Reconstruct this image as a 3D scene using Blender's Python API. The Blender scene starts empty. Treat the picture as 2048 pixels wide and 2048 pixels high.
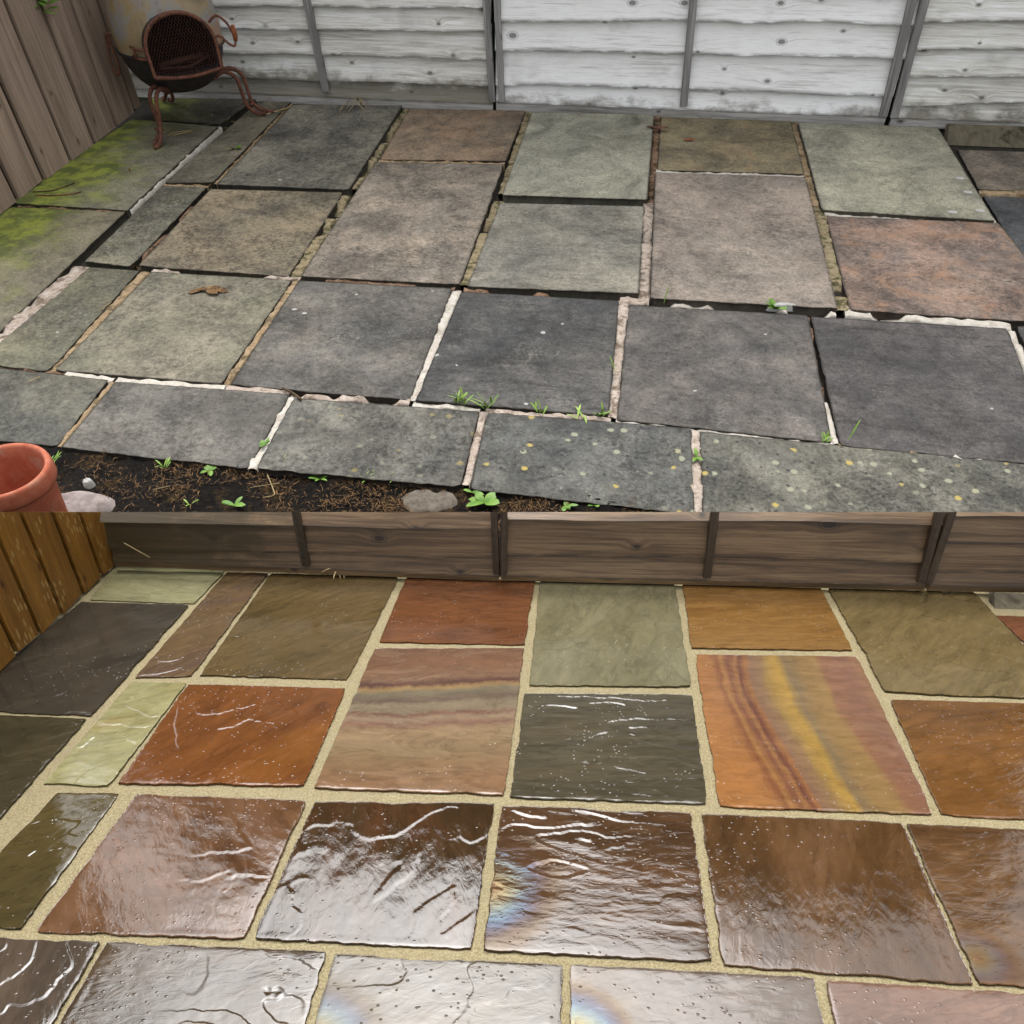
import bpy, math, random
import numpy as np
from math import radians, sin, cos, pi
random.seed(7)
# ------------------------------------------------------------------ camera, light, exposure
FPX, PX, PY = 1500.0, 1024.0, 1350.0          # lens and principal point, in pixels of a 2048 px wide frame
HU, HL = 1.75, 1.20                           # eye height over the old patio / distance to the sloping new patio

def cray(x, y): return np.array([(x-PX)/FPX, (y-PY)/FPX, 1.0])
def plane_normal(vx, vy, sl):
    n = np.cross(cray(vx-1000, vy-1000*sl), cray(vx+1000, vy+1000*sl)); n /= np.linalg.norm(n)
    return -n if n[1] > 0 else n
nU, nL = plane_normal(1366, -624, -.0165), plane_normal(1194, 285, -.006)
_y = np.array([0, 0, 1.0]) - nU*nU[2]; _y /= np.linalg.norm(_y)
R = np.stack([np.cross(_y, nU), _y, nU])      # camera (x right, y down, z forward) to world
C = np.array([0, 0, HU]); NL = R @ nL
Z = np.array([0, 0, 1.0])

scene = bpy.context.scene
COL = scene.collection
cam = bpy.data.cameras.new('camera'); cam_o = bpy.data.objects.new('camera', cam); COL.objects.link(cam_o)
from mathutils import Matrix, Vector
cx, cy_, cz = R[:, 0], -R[:, 1], -R[:, 2]     # blender camera axes in world
cam_o.matrix_world = Matrix([[cx[i], cy_[i], cz[i], C[i]] for i in range(3)] + [[0, 0, 0, 1]])
cam.sensor_width = 36; cam.lens = 36*FPX/2048; cam.shift_y = (PY-1024)/2048
cam.clip_start = .02; cam.clip_end = 3000
scene.camera = cam_o

SUN_EL, SUN_AZ = 54, -6                      # degrees; azimuth from +Y towards +X
w = bpy.data.worlds.new('World'); scene.world = w; w.use_nodes = True
nt = w.node_tree; nt.nodes.clear()
sky = nt.nodes.new('ShaderNodeTexSky'); sky.sky_type = 'NISHITA'; sky.sun_disc = False
sky.sun_elevation = radians(SUN_EL); sky.sun_rotation = radians(SUN_AZ); sky.dust_density = 4.5; sky.air_density = 1.0; sky.ozone_density = 1
hs = nt.nodes.new('ShaderNodeHueSaturation'); hs.inputs['Saturation'].default_value = .12
bg = nt.nodes.new('ShaderNodeBackground'); bg.inputs['Strength'].default_value = .15
wo = nt.nodes.new('ShaderNodeOutputWorld')
nt.links.new(sky.outputs[0], hs.inputs['Color']); nt.links.new(hs.outputs[0], bg.inputs[0]); nt.links.new(bg.outputs[0], wo.inputs[0])
sl = bpy.data.lights.new('sun', 'SUN'); sl.energy = .72; sl.angle = radians(48); sl.color = (1, .99, .98)
so = bpy.data.objects.new('sun', sl); COL.objects.link(so)
sd = Vector((sin(radians(SUN_AZ))*cos(radians(SUN_EL)), cos(radians(SUN_AZ))*cos(radians(SUN_EL)), sin(radians(SUN_EL))))
so.rotation_euler = sd.to_track_quat('Z', 'Y').to_euler(); so.location = (0, 0, 8)
scene.view_settings.view_transform = 'Standard'; scene.view_settings.look = 'None'
scene.view_settings.gamma = 1; scene.view_settings.exposure = 1.45
scene.view_settings.use_curve_mapping = False
scene.render.engine = 'CYCLES'

# ------------------------------------------------------------------ geometry of the place
def ray(x, y): return R @ cray(x, y)
def U(x, y, z=0.0):
    d = ray(x, y); return C + d*((z-HU)/d[2])
def L(x, y, h=0.0):
    d = ray(x, y); return C + d*((h-HL)/d.dot(NL))
class Wall:                                   # upright plane: s along, z up, n towards the viewer
    def __init__(s, p0, p1, up, flip=1):
        s.o = p0; s.t = (p1-p0)/np.linalg.norm(p1-p0); s.up = up
        s.n = np.cross(s.t, up); s.n *= flip/np.linalg.norm(s.n)
    def pt(s, a, z, n=0.0): return s.o + s.t*a + s.up*z + s.n*n
    def px(s, x, y, n=0.0):
        d = ray(x, y); q = C + d*((s.o + s.n*n - C).dot(s.n)/d.dot(s.n)) - s.o
        return q.dot(s.t), q.dot(s.up)

# ------------------------------------------------------------------ noise
_perm = np.random.RandomState(3).permutation(512).astype(np.int64)
_grad = np.array([[cos(a), sin(a)] for a in np.linspace(0, 2*pi, 16, endpoint=False)])
def perlin(x, y, seed=0):
    x = np.asarray(x, float)+seed*17.31; y = np.asarray(y, float)+seed*9.77
    xi = np.floor(x).astype(np.int64); yi = np.floor(y).astype(np.int64); xf = x-xi; yf = y-yi
    u = xf*xf*xf*(xf*(xf*6-15)+10); v = yf*yf*yf*(yf*(yf*6-15)+10)
    def g(ix, iy, dx, dy):
        h = _perm[(_perm[(ix+seed*31) & 511]+iy) & 511] & 15
        return _grad[h, 0]*dx+_grad[h, 1]*dy
    a = g(xi, yi, xf, yf); b = g(xi+1, yi, xf-1, yf); c = g(xi, yi+1, xf, yf-1); d = g(xi+1, yi+1, xf-1, yf-1)
    return (a*(1-u)+b*u)*(1-v)+(c*(1-u)+d*u)*v
def fbm(x, y, seed=0, oct=4, gain=.5):
    r = 0; a = 1
    for o in range(oct):
        r = r+a*perlin(x*2**o, y*2**o, seed+o); a *= gain
    return r

# ------------------------------------------------------------------ objects
WLOC = {}
def put(o, origin, parent):
    COL.objects.link(o)
    WLOC[o.name] = np.array(origin, float)
    if parent is not None:
        o.parent = parent; o.location = WLOC[o.name]-WLOC[parent.name]
    else: o.location = origin
def tag(o, label=None, cat=None, group=None, kind=None):
    for k, v in (('label', label), ('category', cat), ('group', group), ('kind', kind)):
        if v: o[k] = v
    return o
def empty(name, loc, label=None, cat=None, group=None, kind=None):
    o = bpy.data.objects.new(name, None); o.empty_display_size = .05; put(o, loc, None); return tag(o, label, cat, group, kind)
def mk(name, V, Fc, mat, parent=None, origin=None, uv=None, smooth=False, attr=None):
    V = np.asarray(V, float)
    if origin is None:
        lo, hi = V.min(0), V.max(0); origin = np.array([(lo[0]+hi[0])/2, (lo[1]+hi[1])/2, lo[2]])
    me = bpy.data.meshes.new(name); me.from_pydata((V-origin).tolist(), [], [list(f) for f in Fc])
    me.materials.append(mat)
    if uv is not None:
        ul = me.uv_layers.new(name='uv'); idx = np.zeros(len(me.loops), np.int32); me.loops.foreach_get('vertex_index', idx)
        ul.data.foreach_set('uv', np.asarray(uv, np.float32)[idx].ravel())
    if attr:
        for k, a in attr.items():
            at = me.attributes.new(k, 'FLOAT', 'POINT'); at.data.foreach_set('value', np.asarray(a, np.float32))
    if smooth: me.polygons.foreach_set('use_smooth', [True]*len(me.polygons))
    me.update()
    o = bpy.data.objects.new(name, me); put(o, origin, parent); return o
class MB:
    def __init__(s): s.V = []; s.F = []; s.uv = []
    def add(s, V, F, uv=None):
        b = len(s.V); s.V += [tuple(v) for v in V]; s.F += [[i+b for i in f] for f in F]
        s.uv += list(uv) if uv is not None else [(v[0], v[1]) for v in V]
    def tube(s, pts, r, k=6, cap=True):
        pts = [np.array(p, float) for p in pts]; n = len(pts); V = []; uv = []; prev = None; dist = 0
        for i, p in enumerate(pts):
            t = pts[min(i+1, n-1)]-pts[max(i-1, 0)]; t /= np.linalg.norm(t)+1e-12
            a = prev if prev is not None else (np.array([0, 0, 1.0]) if abs(t[2]) < .9 else np.array([1.0, 0, 0]))
            a = a-t*a.dot(t); a /= np.linalg.norm(a)+1e-12; prev = a; b = np.cross(t, a)
            rr = r[i] if hasattr(r, '__len__') else r
            if i: dist += np.linalg.norm(p-pts[i-1])
            for j in range(k):
                an = 2*pi*j/k; V.append(p+(a*cos(an)+b*sin(an))*rr); uv.append((dist, j/k*.05))
        F = [[i*k+j, i*k+(j+1) % k, (i+1)*k+(j+1) % k, (i+1)*k+j] for i in range(n-1) for j in range(k)]
        if cap: F += [list(range(k))[::-1], [(n-1)*k+j for j in range(k)]]
        s.add(V, F, uv)
    def box(s, P, d):                         # P: 4 corners of the front face, d: thickness vector
        P = [np.array(p) for p in P]; V = P+[p+d for p in P]
        a = np.linalg.norm(P[1]-P[0]); b = np.linalg.norm(P[3]-P[0]); uv = [(0, 0), (a, 0), (a, b), (0, b)]*2
        s.add(V, [[0, 1, 2, 3], [7, 6, 5, 4], [0, 4, 5, 1], [1, 5, 6, 2], [2, 6, 7, 3], [3, 7, 4, 0]], uv)
    def build(s, name, mat, parent=None, smooth=False, origin=None):
        return mk(name, s.V, s.F, mat, parent, origin, s.uv, smooth)
def smooth_path(pts, m=6):
    pts = [np.array(p, float) for p in pts]; out = []
    for i in range(len(pts)-1):
        p0, p1, p2, p3 = pts[max(i-1, 0)], pts[i], pts[i+1], pts[min(i+2, len(pts)-1)]
        for k in range(m):
            t = k/m; out.append(.5*((2*p1)+(p2-p0)*t+(2*p0-5*p1+4*p2-p3)*t*t+(3*p1-p0-3*p2+p3)*t**3))
    return out+[pts[-1]]

# ------------------------------------------------------------------ materials
GAIN = .36
def s2l(c, g=None):                           # colour as seen at this exposure -> base colour
    g = GAIN if g is None else g
    return tuple(min(.85, g*((v/255)/12.92 if v/255 < .04045 else ((v/255+.055)/1.055)**2.4)) for v in c)+(1,)
def s2f(c): return s2l(c, 1.15)
def s2b(c): return s2l(c, 1.5)
def s2w(c): return s2l(c, .60)
class NT:
    def __init__(s, name):
        s.m = bpy.data.materials.new(name); s.m.use_nodes = True; s.t = s.m.node_tree; s.t.nodes.clear()
        s.out = s.n('ShaderNodeOutputMaterial'); s.b = s.n('ShaderNodeBsdfPrincipled'); s.l(s.b.outputs[0], s.out.inputs[0])
    def n(s, t, **kw):
        nd = s.t.nodes.new(t)
        for k, v in kw.items(): setattr(nd, k, v)
        return nd
    def l(s, a, b): s.t.links.new(a, b)
    def set(s, nd, **kw):
        for k, v in kw.items():
            i = nd.inputs[k.replace('_', ' ')]
            if isinstance(v, bpy.types.NodeSocket): s.l(v, i)
            else: i.default_value = v
        return nd
    def uv(s, off=True):
        u = s.n('ShaderNodeUVMap', uv_map='uv').outputs[0]
        if not off: return u
        oi = s.n('ShaderNodeObjectInfo'); c = s.n('ShaderNodeCombineXYZ')
        for i, k in enumerate((37.0, 53.0, 11.0)): s.l(s.math('MULTIPLY', oi.outputs['Random'], k), c.inputs[i])
        a = s.n('ShaderNodeVectorMath', operation='ADD'); s.l(u, a.inputs[0]); s.l(c.outputs[0], a.inputs[1]); return a.outputs[0]
    def map(s, v, scale=(1, 1, 1), rot=0, loc=(0, 0, 0)):
        m = s.n('ShaderNodeMapping'); s.l(v, m.inputs[0]); m.inputs['Scale'].default_value = scale
        m.inputs['Rotation'].default_value = (0, 0, rot); m.inputs['Location'].default_value = loc; return m.outputs[0]
    def noise(s, v, scale, detail=4, rough=.5, dist=0):
        n = s.n('ShaderNodeTexNoise'); s.l(v, n.inputs['Vector']); s.set(n, Scale=scale, Detail=detail, Roughness=rough, Distortion=dist); return n.outputs[0]
    def voro(s, v, scale, feat='F1', rnd=1, out='Distance', dim='3D'):
        n = s.n('ShaderNodeTexVoronoi', feature=feat, voronoi_dimensions=dim); s.l(v, n.inputs['Vector']); s.set(n, Scale=scale, Randomness=rnd); return n.outputs[out]
    def math(s, op, a, b=0.0, c=None, clamp=False):
        m = s.n('ShaderNodeMath', operation=op, use_clamp=clamp)
        for i, v in enumerate((a, b, c)):
            if v is None: continue
            if isinstance(v, bpy.types.NodeSocket): s.l(v, m.inputs[i])
            else: m.inputs[i].default_value = v
        return m.outputs[0]
    def ramp(s, f, stops, interp='LINEAR'):
        r = s.n('ShaderNodeValToRGB'); s.l(f, r.inputs[0]); e = r.color_ramp; e.interpolation = interp
        while len(e.elements) < len(stops): e.elements.new(.5)
        for el, (p, c) in zip(e.elements, stops):
            el.position = p; el.color = c if hasattr(c, '__len__') else (c, c, c, 1)
        return r.outputs[0]
    def step(s, f, a, b):
        m = s.n('ShaderNodeMapRange'); m.interpolation_type = 'SMOOTHSTEP'; s.l(f, m.inputs[0]); m.inputs[1].default_value = a; m.inputs[2].default_value = b; return m.outputs[0]
    def mix(s, f, a, b, bt='MIX'):
        m = s.n('ShaderNodeMix', data_type='RGBA', blend_type=bt)
        for i, v in ((0, f), (6, a), (7, b)):
            if isinstance(v, bpy.types.NodeSocket): s.l(v, m.inputs[i])
            else: m.inputs[i].default_value = v
        return m.outputs[2]
    def bump(s, h, dist=.01, strength=1.0):
        b = s.n('ShaderNodeBump'); s.l(h, b.inputs['Height']); s.set(b, Distance=dist, Strength=strength); s.l(b.outputs[0], s.b.inputs['Normal'])
    def col(s, c): s.l(c, s.b.inputs['Base Color'])
    def attr(s, name): return s.n('ShaderNodeAttribute', attribute_name=name).outputs['Fac']
    def obj(s): return s.n('ShaderNodeTexCoord').outputs['Object']

def wood(name, light, mid, dark, grain=1.0, rough=.8, spec=.2, wet=0.0, stain=None, along=0, knots=.5, spots=0, knotcol=None):
    m = NT(name); v = m.uv()
    if along: v = m.map(v, rot=pi/2)
    kd = m.voro(m.map(v, (3.4, 6.5, 1)), 1.0, rnd=1, dim='2D')
    kc = m.voro(m.map(v, (3.4, 6.5, 1)), 1.0, out='Color', dim='2D')
    kq = m.n('ShaderNodeSeparateColor'); m.l(kc, kq.inputs[0]); sel = m.step(kq.outputs[0], 1-knots, 1-knots+.02); kd = m.math('MULTIPLY', kd, m.math('ADD', .7, m.math('MULTIPLY', kq.outputs[1], 1.4)))
    near = m.math('MULTIPLY', m.step(kd, .32, .0), sel)
    wv = m.n('ShaderNodeVectorMath', operation='ADD'); c = m.n('ShaderNodeCombineXYZ'); m.l(m.math('MULTIPLY', near, .02), c.inputs[1]); m.l(v, wv.inputs[0]); m.l(c.outputs[0], wv.inputs[1])
    g = wv.outputs[0]
    broad = m.noise(m.map(g, (1.2, 9, 1)), 1, 4, .6, .6)
    gr = m.noise(m.map(g, (2.5, 75, 1)), 1, 5, .65, .8)
    fine = m.noise(m.map(g, (9, 420, 1)), 1, 3, .6)
    cc = m.ramp(m.math('ADD', m.math('MULTIPLY', gr, .6*grain), m.math('MULTIPLY', broad, .5)), [(.32, dark), (.52, mid), (.68, light)])
    cc = m.mix(m.math('MULTIPLY', m.step(fine, .5, .3), .35*grain), cc, dark)
    blotch = m.noise(m.map(v, (4, 6, 1)), 1, 5, .6)
    cc = m.mix(m.math('MULTIPLY', m.step(blotch, .55, .75), .3), cc, dark)
    kn = m.math('MULTIPLY', m.step(kd, .085, .05), sel)
    cc = m.mix(m.math('MULTIPLY', kn, .8), cc, knotcol or tuple(x*.35 for x in dark[:3])+(1,))
    ring = m.math('MULTIPLY', m.step(m.math('ABSOLUTE', m.math('SUBTRACT', kd, .095)), .025, .0), sel)
    cc = m.mix(m.math('MULTIPLY', ring, .5), cc, dark)
    if stain:
        bk_ = m.math('MULTIPLY', m.attr('lap_shade'), m.step(m.noise(m.map(v, (9, 30, 1)), 1, 4, .6), .3, .55))  # lap shadow painted as a dark strip on each board's lower edge
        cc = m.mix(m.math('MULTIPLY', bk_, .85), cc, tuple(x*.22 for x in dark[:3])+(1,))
        st = m.attr('stain'); sn = m.noise(m.map(v, (5, 9, 1)), 1, 6, .65)
        cc = m.mix(m.math('MULTIPLY', m.step(m.math('ADD', st, m.math('MULTIPLY', m.math('SUBTRACT', sn, .5), 1.5)), .35, .8), .8), cc, stain)
    if spots:
        sp = m.voro(m.map(v, (26, 70, 1)), 1.0, dim='2D'); sc_ = m.voro(m.map(v, (26, 70, 1)), 1.0, out='Color', dim='2D')
        mk_ = m.math('MULTIPLY', m.step(sp, .34, .26), m.step(sc_, .5, .54)); zone = m.step(m.noise(m.map(v, (5, 7, 1)), 1, 2), .44, .52)
        cc = m.mix(m.math('MULTIPLY', m.math('MULTIPLY', mk_, zone), spots), cc, s2l((215, 175, 105)))
    m.col(cc)
    m.set(m.b, Roughness=rough); m.b.inputs['Specular IOR Level'].default_value = spec
    m.bump(m.math('ADD', m.math('MULTIPLY', gr, .7), m.math('MULTIPLY', fine, .3)), .004, .55)
    return m.m

def old_stone(name, a, b, seed, dark=.5, streak=0.0, ang=0.0, lich=0.0, pale=.35, brown=.0, mossy=1.0, speck=.75, sc=26):
    """weathered, algae-mottled sandstone"""
    global GAIN; GAIN = .74
    m = NT(name); v = m.map(m.uv(False), loc=(seed*3.7, seed*1.9, seed*.61))
    big = m.noise(v, 2.3, 5, .6, .5); med = m.noise(v, 7, 6, .7, .3)
    cc = m.mix(m.step(m.math('ADD', m.math('MULTIPLY', big, .7), m.math('MULTIPLY', med, .3)), .36, .64), s2l(a), s2l(b))
    if streak:
        sv = m.map(v, (2.2, 17, 1), rot=ang); st = m.noise(sv, 1.3, 8, .72, .9)
        cc = m.mix(m.math('MULTIPLY', m.step(st, .5, .66), streak), cc, s2l(tuple(x*.58 for x in a)))
        cc = m.mix(m.math('MULTIPLY', m.step(st, .44, .28), streak*.7), cc, s2l(tuple(min(255, x*1.28+10) for x in b)))
    fine = m.noise(v, 55, 8, .75); fine2 = m.noise(v, 160, 4, .7)
    # dark algae mottling: small dense specks within big zones
    zone = m.step(m.noise(v, 3.1, 4, .6), .40, .62)
    sp = m.step(m.noise(m.map(v, (1, 1.25, 1)), 46, 7, .75, .4), .50, .57)
    cc = m.mix(m.math('MULTIPLY', m.math('MULTIPLY', sp, m.math('ADD', m.math('MULTIPLY', zone, .8), .2)), dark), cc, s2l((48, 48, 46)))
    cc = m.mix(m.math('MULTIPLY', zone, .5*dark), cc, s2l((58, 58, 58)))
    cc = m.mix(m.math('MULTIPLY', m.step(fine2, .54, .68), .35), cc, s2l((44, 42, 40)))
    vr = m.map(v, (1, 1, 1), rot=seed*1.7)
    spk = m.math('ADD', m.math('MULTIPLY', m.noise(vr, sc, 10, .74, .9), .7), m.math('ADD', m.math('MULTIPLY', fine2, .2), m.math('MULTIPLY', m.noise(vr, sc*.3, 4, .6, 1.4), .1)))
    amt = m.math('MULTIPLY', m.math('ADD', m.math('MULTIPLY', m.step(m.noise(vr, 4.1, 5, .65, .8), .36, .62), .75), .25), speck)
    cc = m.mix(amt, cc, m.mix(1.0, cc, m.ramp(spk, [(.41, .14), (.475, .46), (.525, .74), (.60, 1.0)]), 'MULTIPLY'))
    cc = m.mix(1.0, cc, m.ramp(m.noise(vr, 2.7, 7, .68, .9), [(.30, .36), (.42, .62), (.52, .82), (.66, 1.0)]), 'MULTIPLY')
    grit = m.math('ADD', m.math('MULTIPLY', m.noise(vr, 64, 5, .85, .2), .6), m.math('MULTIPLY', m.noise(m.map(vr, loc=(4, 9, 1)), 21, 6, .8, 1.2), .4))
    cc = m.mix(.9, cc, m.ramp(grit, [(.38, .26), (.46, .62), (.54, .86), (.62, 1.0)]), 'MULTIPLY')
    cc = m.mix(1.0, cc, (2.28, 2.23, 2.12, 1), 'MULTIPLY')
    iso = m.math('ABSOLUTE', m.math('SUBTRACT', m.noise(vr, 3.3, 5, .62, 1.1), .5))
    cc = m.mix(m.math('MULTIPLY', m.math('MULTIPLY', m.step(iso, .014, .002), m.step(m.noise(v, 3.9, 3, .5), .50, .62)), .09), cc, s2l((186, 176, 160)))
    # pale bloom and specks
    pz = m.step(m.noise(v, 4.3, 5, .65, .7), .52, .72)
    cc = m.mix(m.math('MULTIPLY', m.math('MULTIPLY', m.step(fine, .48, .62), pz), pale), cc, s2l((196, 188, 174)))
    cc = m.mix(m.math('MULTIPLY', m.step(fine2, .44, .30), .28), cc, s2l((165, 160, 148)))
    if brown:
        cc = m.mix(m.math('MULTIPLY', m.step(m.noise(v, 3.4, 7, .7, 1.2), .52, .66), brown), cc, s2l((168, 128, 98)))
    vc = m.voro(v, 16, out='Color'); vd = m.voro(v, 16)
    wob = m.math('ADD', vd, m.math('MULTIPLY', m.math('SUBTRACT', fine, .5), .25))
    spot = m.math('MULTIPLY', m.step(wob, .20, .15), m.step(vc, .93, .94))
    cc = m.mix(m.math('MULTIPLY', spot, .75), cc, s2l((196, 196, 186)))
    if lich:
        v2 = m.map(v, loc=(5.3, 2.2, 0)); vc = m.voro(v2, 21, out='Color'); vd = m.voro(v2, 21)
        wob = m.math('ADD', vd, m.math('MULTIPLY', m.math('SUBTRACT', fine, .5), .5))
        spot = m.math('MULTIPLY', m.step(wob, .34, .2), m.step(vc, .66, .68))
        cc = m.mix(m.math('MULTIPLY', spot, lich), cc, m.mix(m.step(vc, .8, .82), s2l((150, 150, 128)), s2l((172, 154, 88))))
        v3 = m.map(v, loc=(1.3, 7.2, 0)); vc3 = m.voro(v3, 34, out='Color'); vd3 = m.voro(v3, 34)
        cc = m.mix(m.math('MULTIPLY', m.math('MULTIPLY', m.step(vd3, .3, .2), m.step(vc3, .7, .75)), lich*.8), cc, s2l((42, 43, 42)))
    ms = m.attr('moss'); mn = m.noise(v, 5, 7, .7, .4)
    mf = m.step(m.math('ADD', ms, m.math('MULTIPLY', m.math('SUBTRACT', mn, .5), 1.3)), .25, .95)
    mc = m.mix(m.step(m.noise(v, 9, 5, .6), .4, .6), s2l((92, 104, 38)), s2l((150, 160, 52)))
    cc = m.mix(m.math('MULTIPLY', mf, .85*mossy), cc, mc)
    dk = m.attr('dirt')
    cc = m.mix(m.math('MULTIPLY', m.step(m.math('ADD', dk, m.math('MULTIPLY', m.math('SUBTRACT', fine, .5), .9)), .45, .9), .75), cc, s2l((50, 46, 38)))
    m.col(cc); m.set(m.b, Roughness=.86); m.b.inputs['Specular IOR Level'].default_value = .3
    m.bump(m.math('ADD', m.math('MULTIPLY', fine, .7), m.math('MULTIPLY', fine2, .3)), .006, .6)
    GAIN = .36
    return m.m

def wet_stone(name, stops, seed, mode='mottle', ang=0.0, scale=2.2, aniso=3.0, curve=(0, 0), film=None, rough=.05, drops=.5, flake=.14, ripple=.35, ior=1.52):
    m = NT(name); u0 = m.uv(False); v = m.map(u0, loc=(seed*2.7, seed*4.1, seed*.37))
    r = m.map(v, (1, aniso, 1), rot=0) if not ang else m.map(m.map(v, rot=ang), (1, aniso, 1))
    n1 = m.noise(r, scale, 9, .62, .9)
    st = [(p, s2l(c)) for p, c in stops]
    if mode == 'bands':
        sx = m.n('ShaderNodeSeparateXYZ'); m.l(u0, sx.inputs[0])
        y2 = m.math('MULTIPLY', sx.outputs[1], sx.outputs[1])
        t = m.math('ADD', m.math('MULTIPLY', sx.outputs[0], curve[0]), m.math('ADD', m.math('MULTIPLY', sx.outputs[1], curve[1]), m.math('MULTIPLY', y2, curve[2])))
        t = m.math('ADD', t, m.math('ADD', curve[3], m.math('MULTIPLY', m.math('SUBTRACT', m.noise(v, 2.6, 3, .5), .5), curve[4])))
        t = m.math('ADD', t, m.math('MULTIPLY', m.math('SUBTRACT', m.noise(m.map(v, (2.5, .5, 1)), 16, 6, .7), .5), .07))
        cc = m.ramp(t, st)
    else:
        cc = m.ramp(n1, st)
    n2 = m.noise(v, 26, 7, .7); n3 = m.noise(r, 14, 6, .7, .5)
    cc = m.mix(1.0, cc, m.ramp(n3, [(.3, .62), (.5, .8), (.70, 1.0)]), 'MULTIPLY'); cc = m.mix(1.0, cc, (1.25, 1.25, 1.25, 1), 'MULTIPLY')
    cc = m.mix(m.math('MULTIPLY', m.step(n2, .56, .75), .3), cc, tuple(x*.45 for x in s2l(stops[0][1])[:3])+(1,))
    fl = m.noise(m.map(r, loc=(3, 8, 0)), scale*1.7, 6, .6, .7)
    cc = m.mix(m.math('MULTIPLY', m.step(fl, .545, .56), flake), cc, s2l(tuple(min(255, x*1.22+12) for x in stops[len(stops)//2][1])))
    edge = m.math('MULTIPLY', m.step(fl, .52, .545), m.step(fl, .575, .55))
    cc = m.mix(m.math('MULTIPLY', edge, .2), cc, tuple(x*.4 for x in s2l(stops[0][1])[:3])+(1,))
    hv = m.n('ShaderNodeHueSaturation'); hv.inputs['Saturation'].default_value = .88 if mode == 'bands' else .95; hv.inputs['Hue'].default_value = .516 if mode == 'bands' else .508 if stops[len(stops)//2][1][0] > 1.45*stops[len(stops)//2][1][1] else .499; m.l(cc, hv.inputs['Color']); m.col(hv.outputs[0])
    rz = m.noise(v, 3.4, 5, .6)
    m.set(m.b, Roughness=m.math('ADD', m.math('MULTIPLY', m.step(rz, .5, .72), .07), rough), IOR=ior)
    # ripples in the film and standing drops
    rip = m.noise(m.map(m.map(v, rot=ang), (1, 2.2, 1)), 22, 5, .6, 1.0)
    vw = m.map(v, (1, 1.35, 1), rot=seed*.9)
    vd = m.voro(vw, 95); vc = m.voro(vw, 95, out='Color')
    dz = m.step(m.noise(v, 4.5, 5, .7), .46, .58)
    drop = m.math('MULTIPLY', m.math('MULTIPLY', m.step(vd, .34, .05), m.step(vc, .64, .70)), dz)
    h = m.math('ADD', m.math('MULTIPLY', rip, ripple), m.math('MULTIPLY', drop, drops*1.2))
    m.bump(h, .0035, .5)
    if film:
        ms = m.attr('film'); tn = m.noise(v, 3, 5, .6, 1)
        m.l(m.math('ADD', m.math('MULTIPLY', m.math('ADD', ms, m.math('MULTIPLY', m.math('SUBTRACT', tn, .5), .5)), film, clamp=False), 0.0), m.b.inputs['Thin Film Thickness'])
        m.set(m.b, Thin_Film_IOR=1.42)
    return m.m

def simple(name, a, b, scale=20, rough=.8, bump=.003, detail=6, spec=.3, metal=0.0, aniso=(1, 1, 1), lo=.35, hi=.65, c=None, g=.55):
    global GAIN; GAIN = g
    m = NT(name); v = m.map(m.obj(), aniso); n = m.noise(v, scale, detail, .65, .3)
    cc = m.mix(m.step(n, lo, hi), s2l(a), s2l(b))
    if c: cc = m.mix(m.step(m.noise(v, scale*.35, 6, .7, .6), .5, .68), cc, s2l(c))
    m.col(cc); m.set(m.b, Roughness=rough, Metallic=metal); m.b.inputs['Specular IOR Level'].default_value = spec
    m.bump(m.noise(v, scale*3, 6, .7), bump, .7); GAIN = .36; return m.m

M = {}
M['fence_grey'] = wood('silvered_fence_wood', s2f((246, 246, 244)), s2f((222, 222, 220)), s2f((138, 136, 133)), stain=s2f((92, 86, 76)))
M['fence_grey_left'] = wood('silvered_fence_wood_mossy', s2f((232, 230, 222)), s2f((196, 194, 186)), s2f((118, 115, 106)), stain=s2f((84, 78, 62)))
M['batten_grey'] = wood('grey_batten_wood', s2f((150, 148, 146)), s2f((118, 116, 114)), s2f((76, 74, 72)), along=1, knots=.2)
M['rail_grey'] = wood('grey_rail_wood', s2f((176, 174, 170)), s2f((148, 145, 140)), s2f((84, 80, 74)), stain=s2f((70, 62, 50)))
M['board_brown'] = wood('brown_board_wood', s2b((152, 134, 118)), s2b((130, 113, 99)), s2b((92, 78, 68)), grain=.7, along=1, knots=.35)
M['gap_shade_brown'] = wood('shaded_gap_wood', s2f((70, 58, 48)), s2f((56, 46, 38)), s2f((36, 30, 24)), along=1, knots=.1)  # backing boards, with the shadow of the gaps put into the colour
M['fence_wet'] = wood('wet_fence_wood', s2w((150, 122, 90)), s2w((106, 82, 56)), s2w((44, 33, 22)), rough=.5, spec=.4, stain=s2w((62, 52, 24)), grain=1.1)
M['batten_wet'] = wood('wet_batten_wood', s2w((92, 78, 62)), s2w((70, 58, 44)), s2w((38, 32, 24)), rough=.5, spec=.4, along=1, knots=.15)
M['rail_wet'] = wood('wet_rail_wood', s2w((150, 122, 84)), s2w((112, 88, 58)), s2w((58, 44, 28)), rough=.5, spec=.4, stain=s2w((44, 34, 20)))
M['board_wet'] = wood('wet_board_wood', s2w((176, 126, 50)), s2w((146, 100, 36)), s2w((98, 64, 22)), grain=.7, rough=.5, spec=.3, along=1, knots=.3, spots=.75, knotcol=s2w((74, 36, 14)))
M['gap_shade_wet'] = wood('wet_shaded_gap_wood', s2w((84, 68, 24)), s2w((64, 52, 20)), s2w((40, 32, 12)), rough=.5, along=1, knots=.1)  # wet backing boards, coloured darker for the shade in the recesses
M['bed_dirt'] = simple('joint_dirt', (34, 30, 25), (62, 54, 42), 30, .95, .006, c=(52, 56, 30))
M['grout'] = None
M['rust'] = simple('rusty_iron', (104, 66, 52), (142, 94, 74), 40, .85, .003, c=(84, 54, 44), g=.62)
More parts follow.
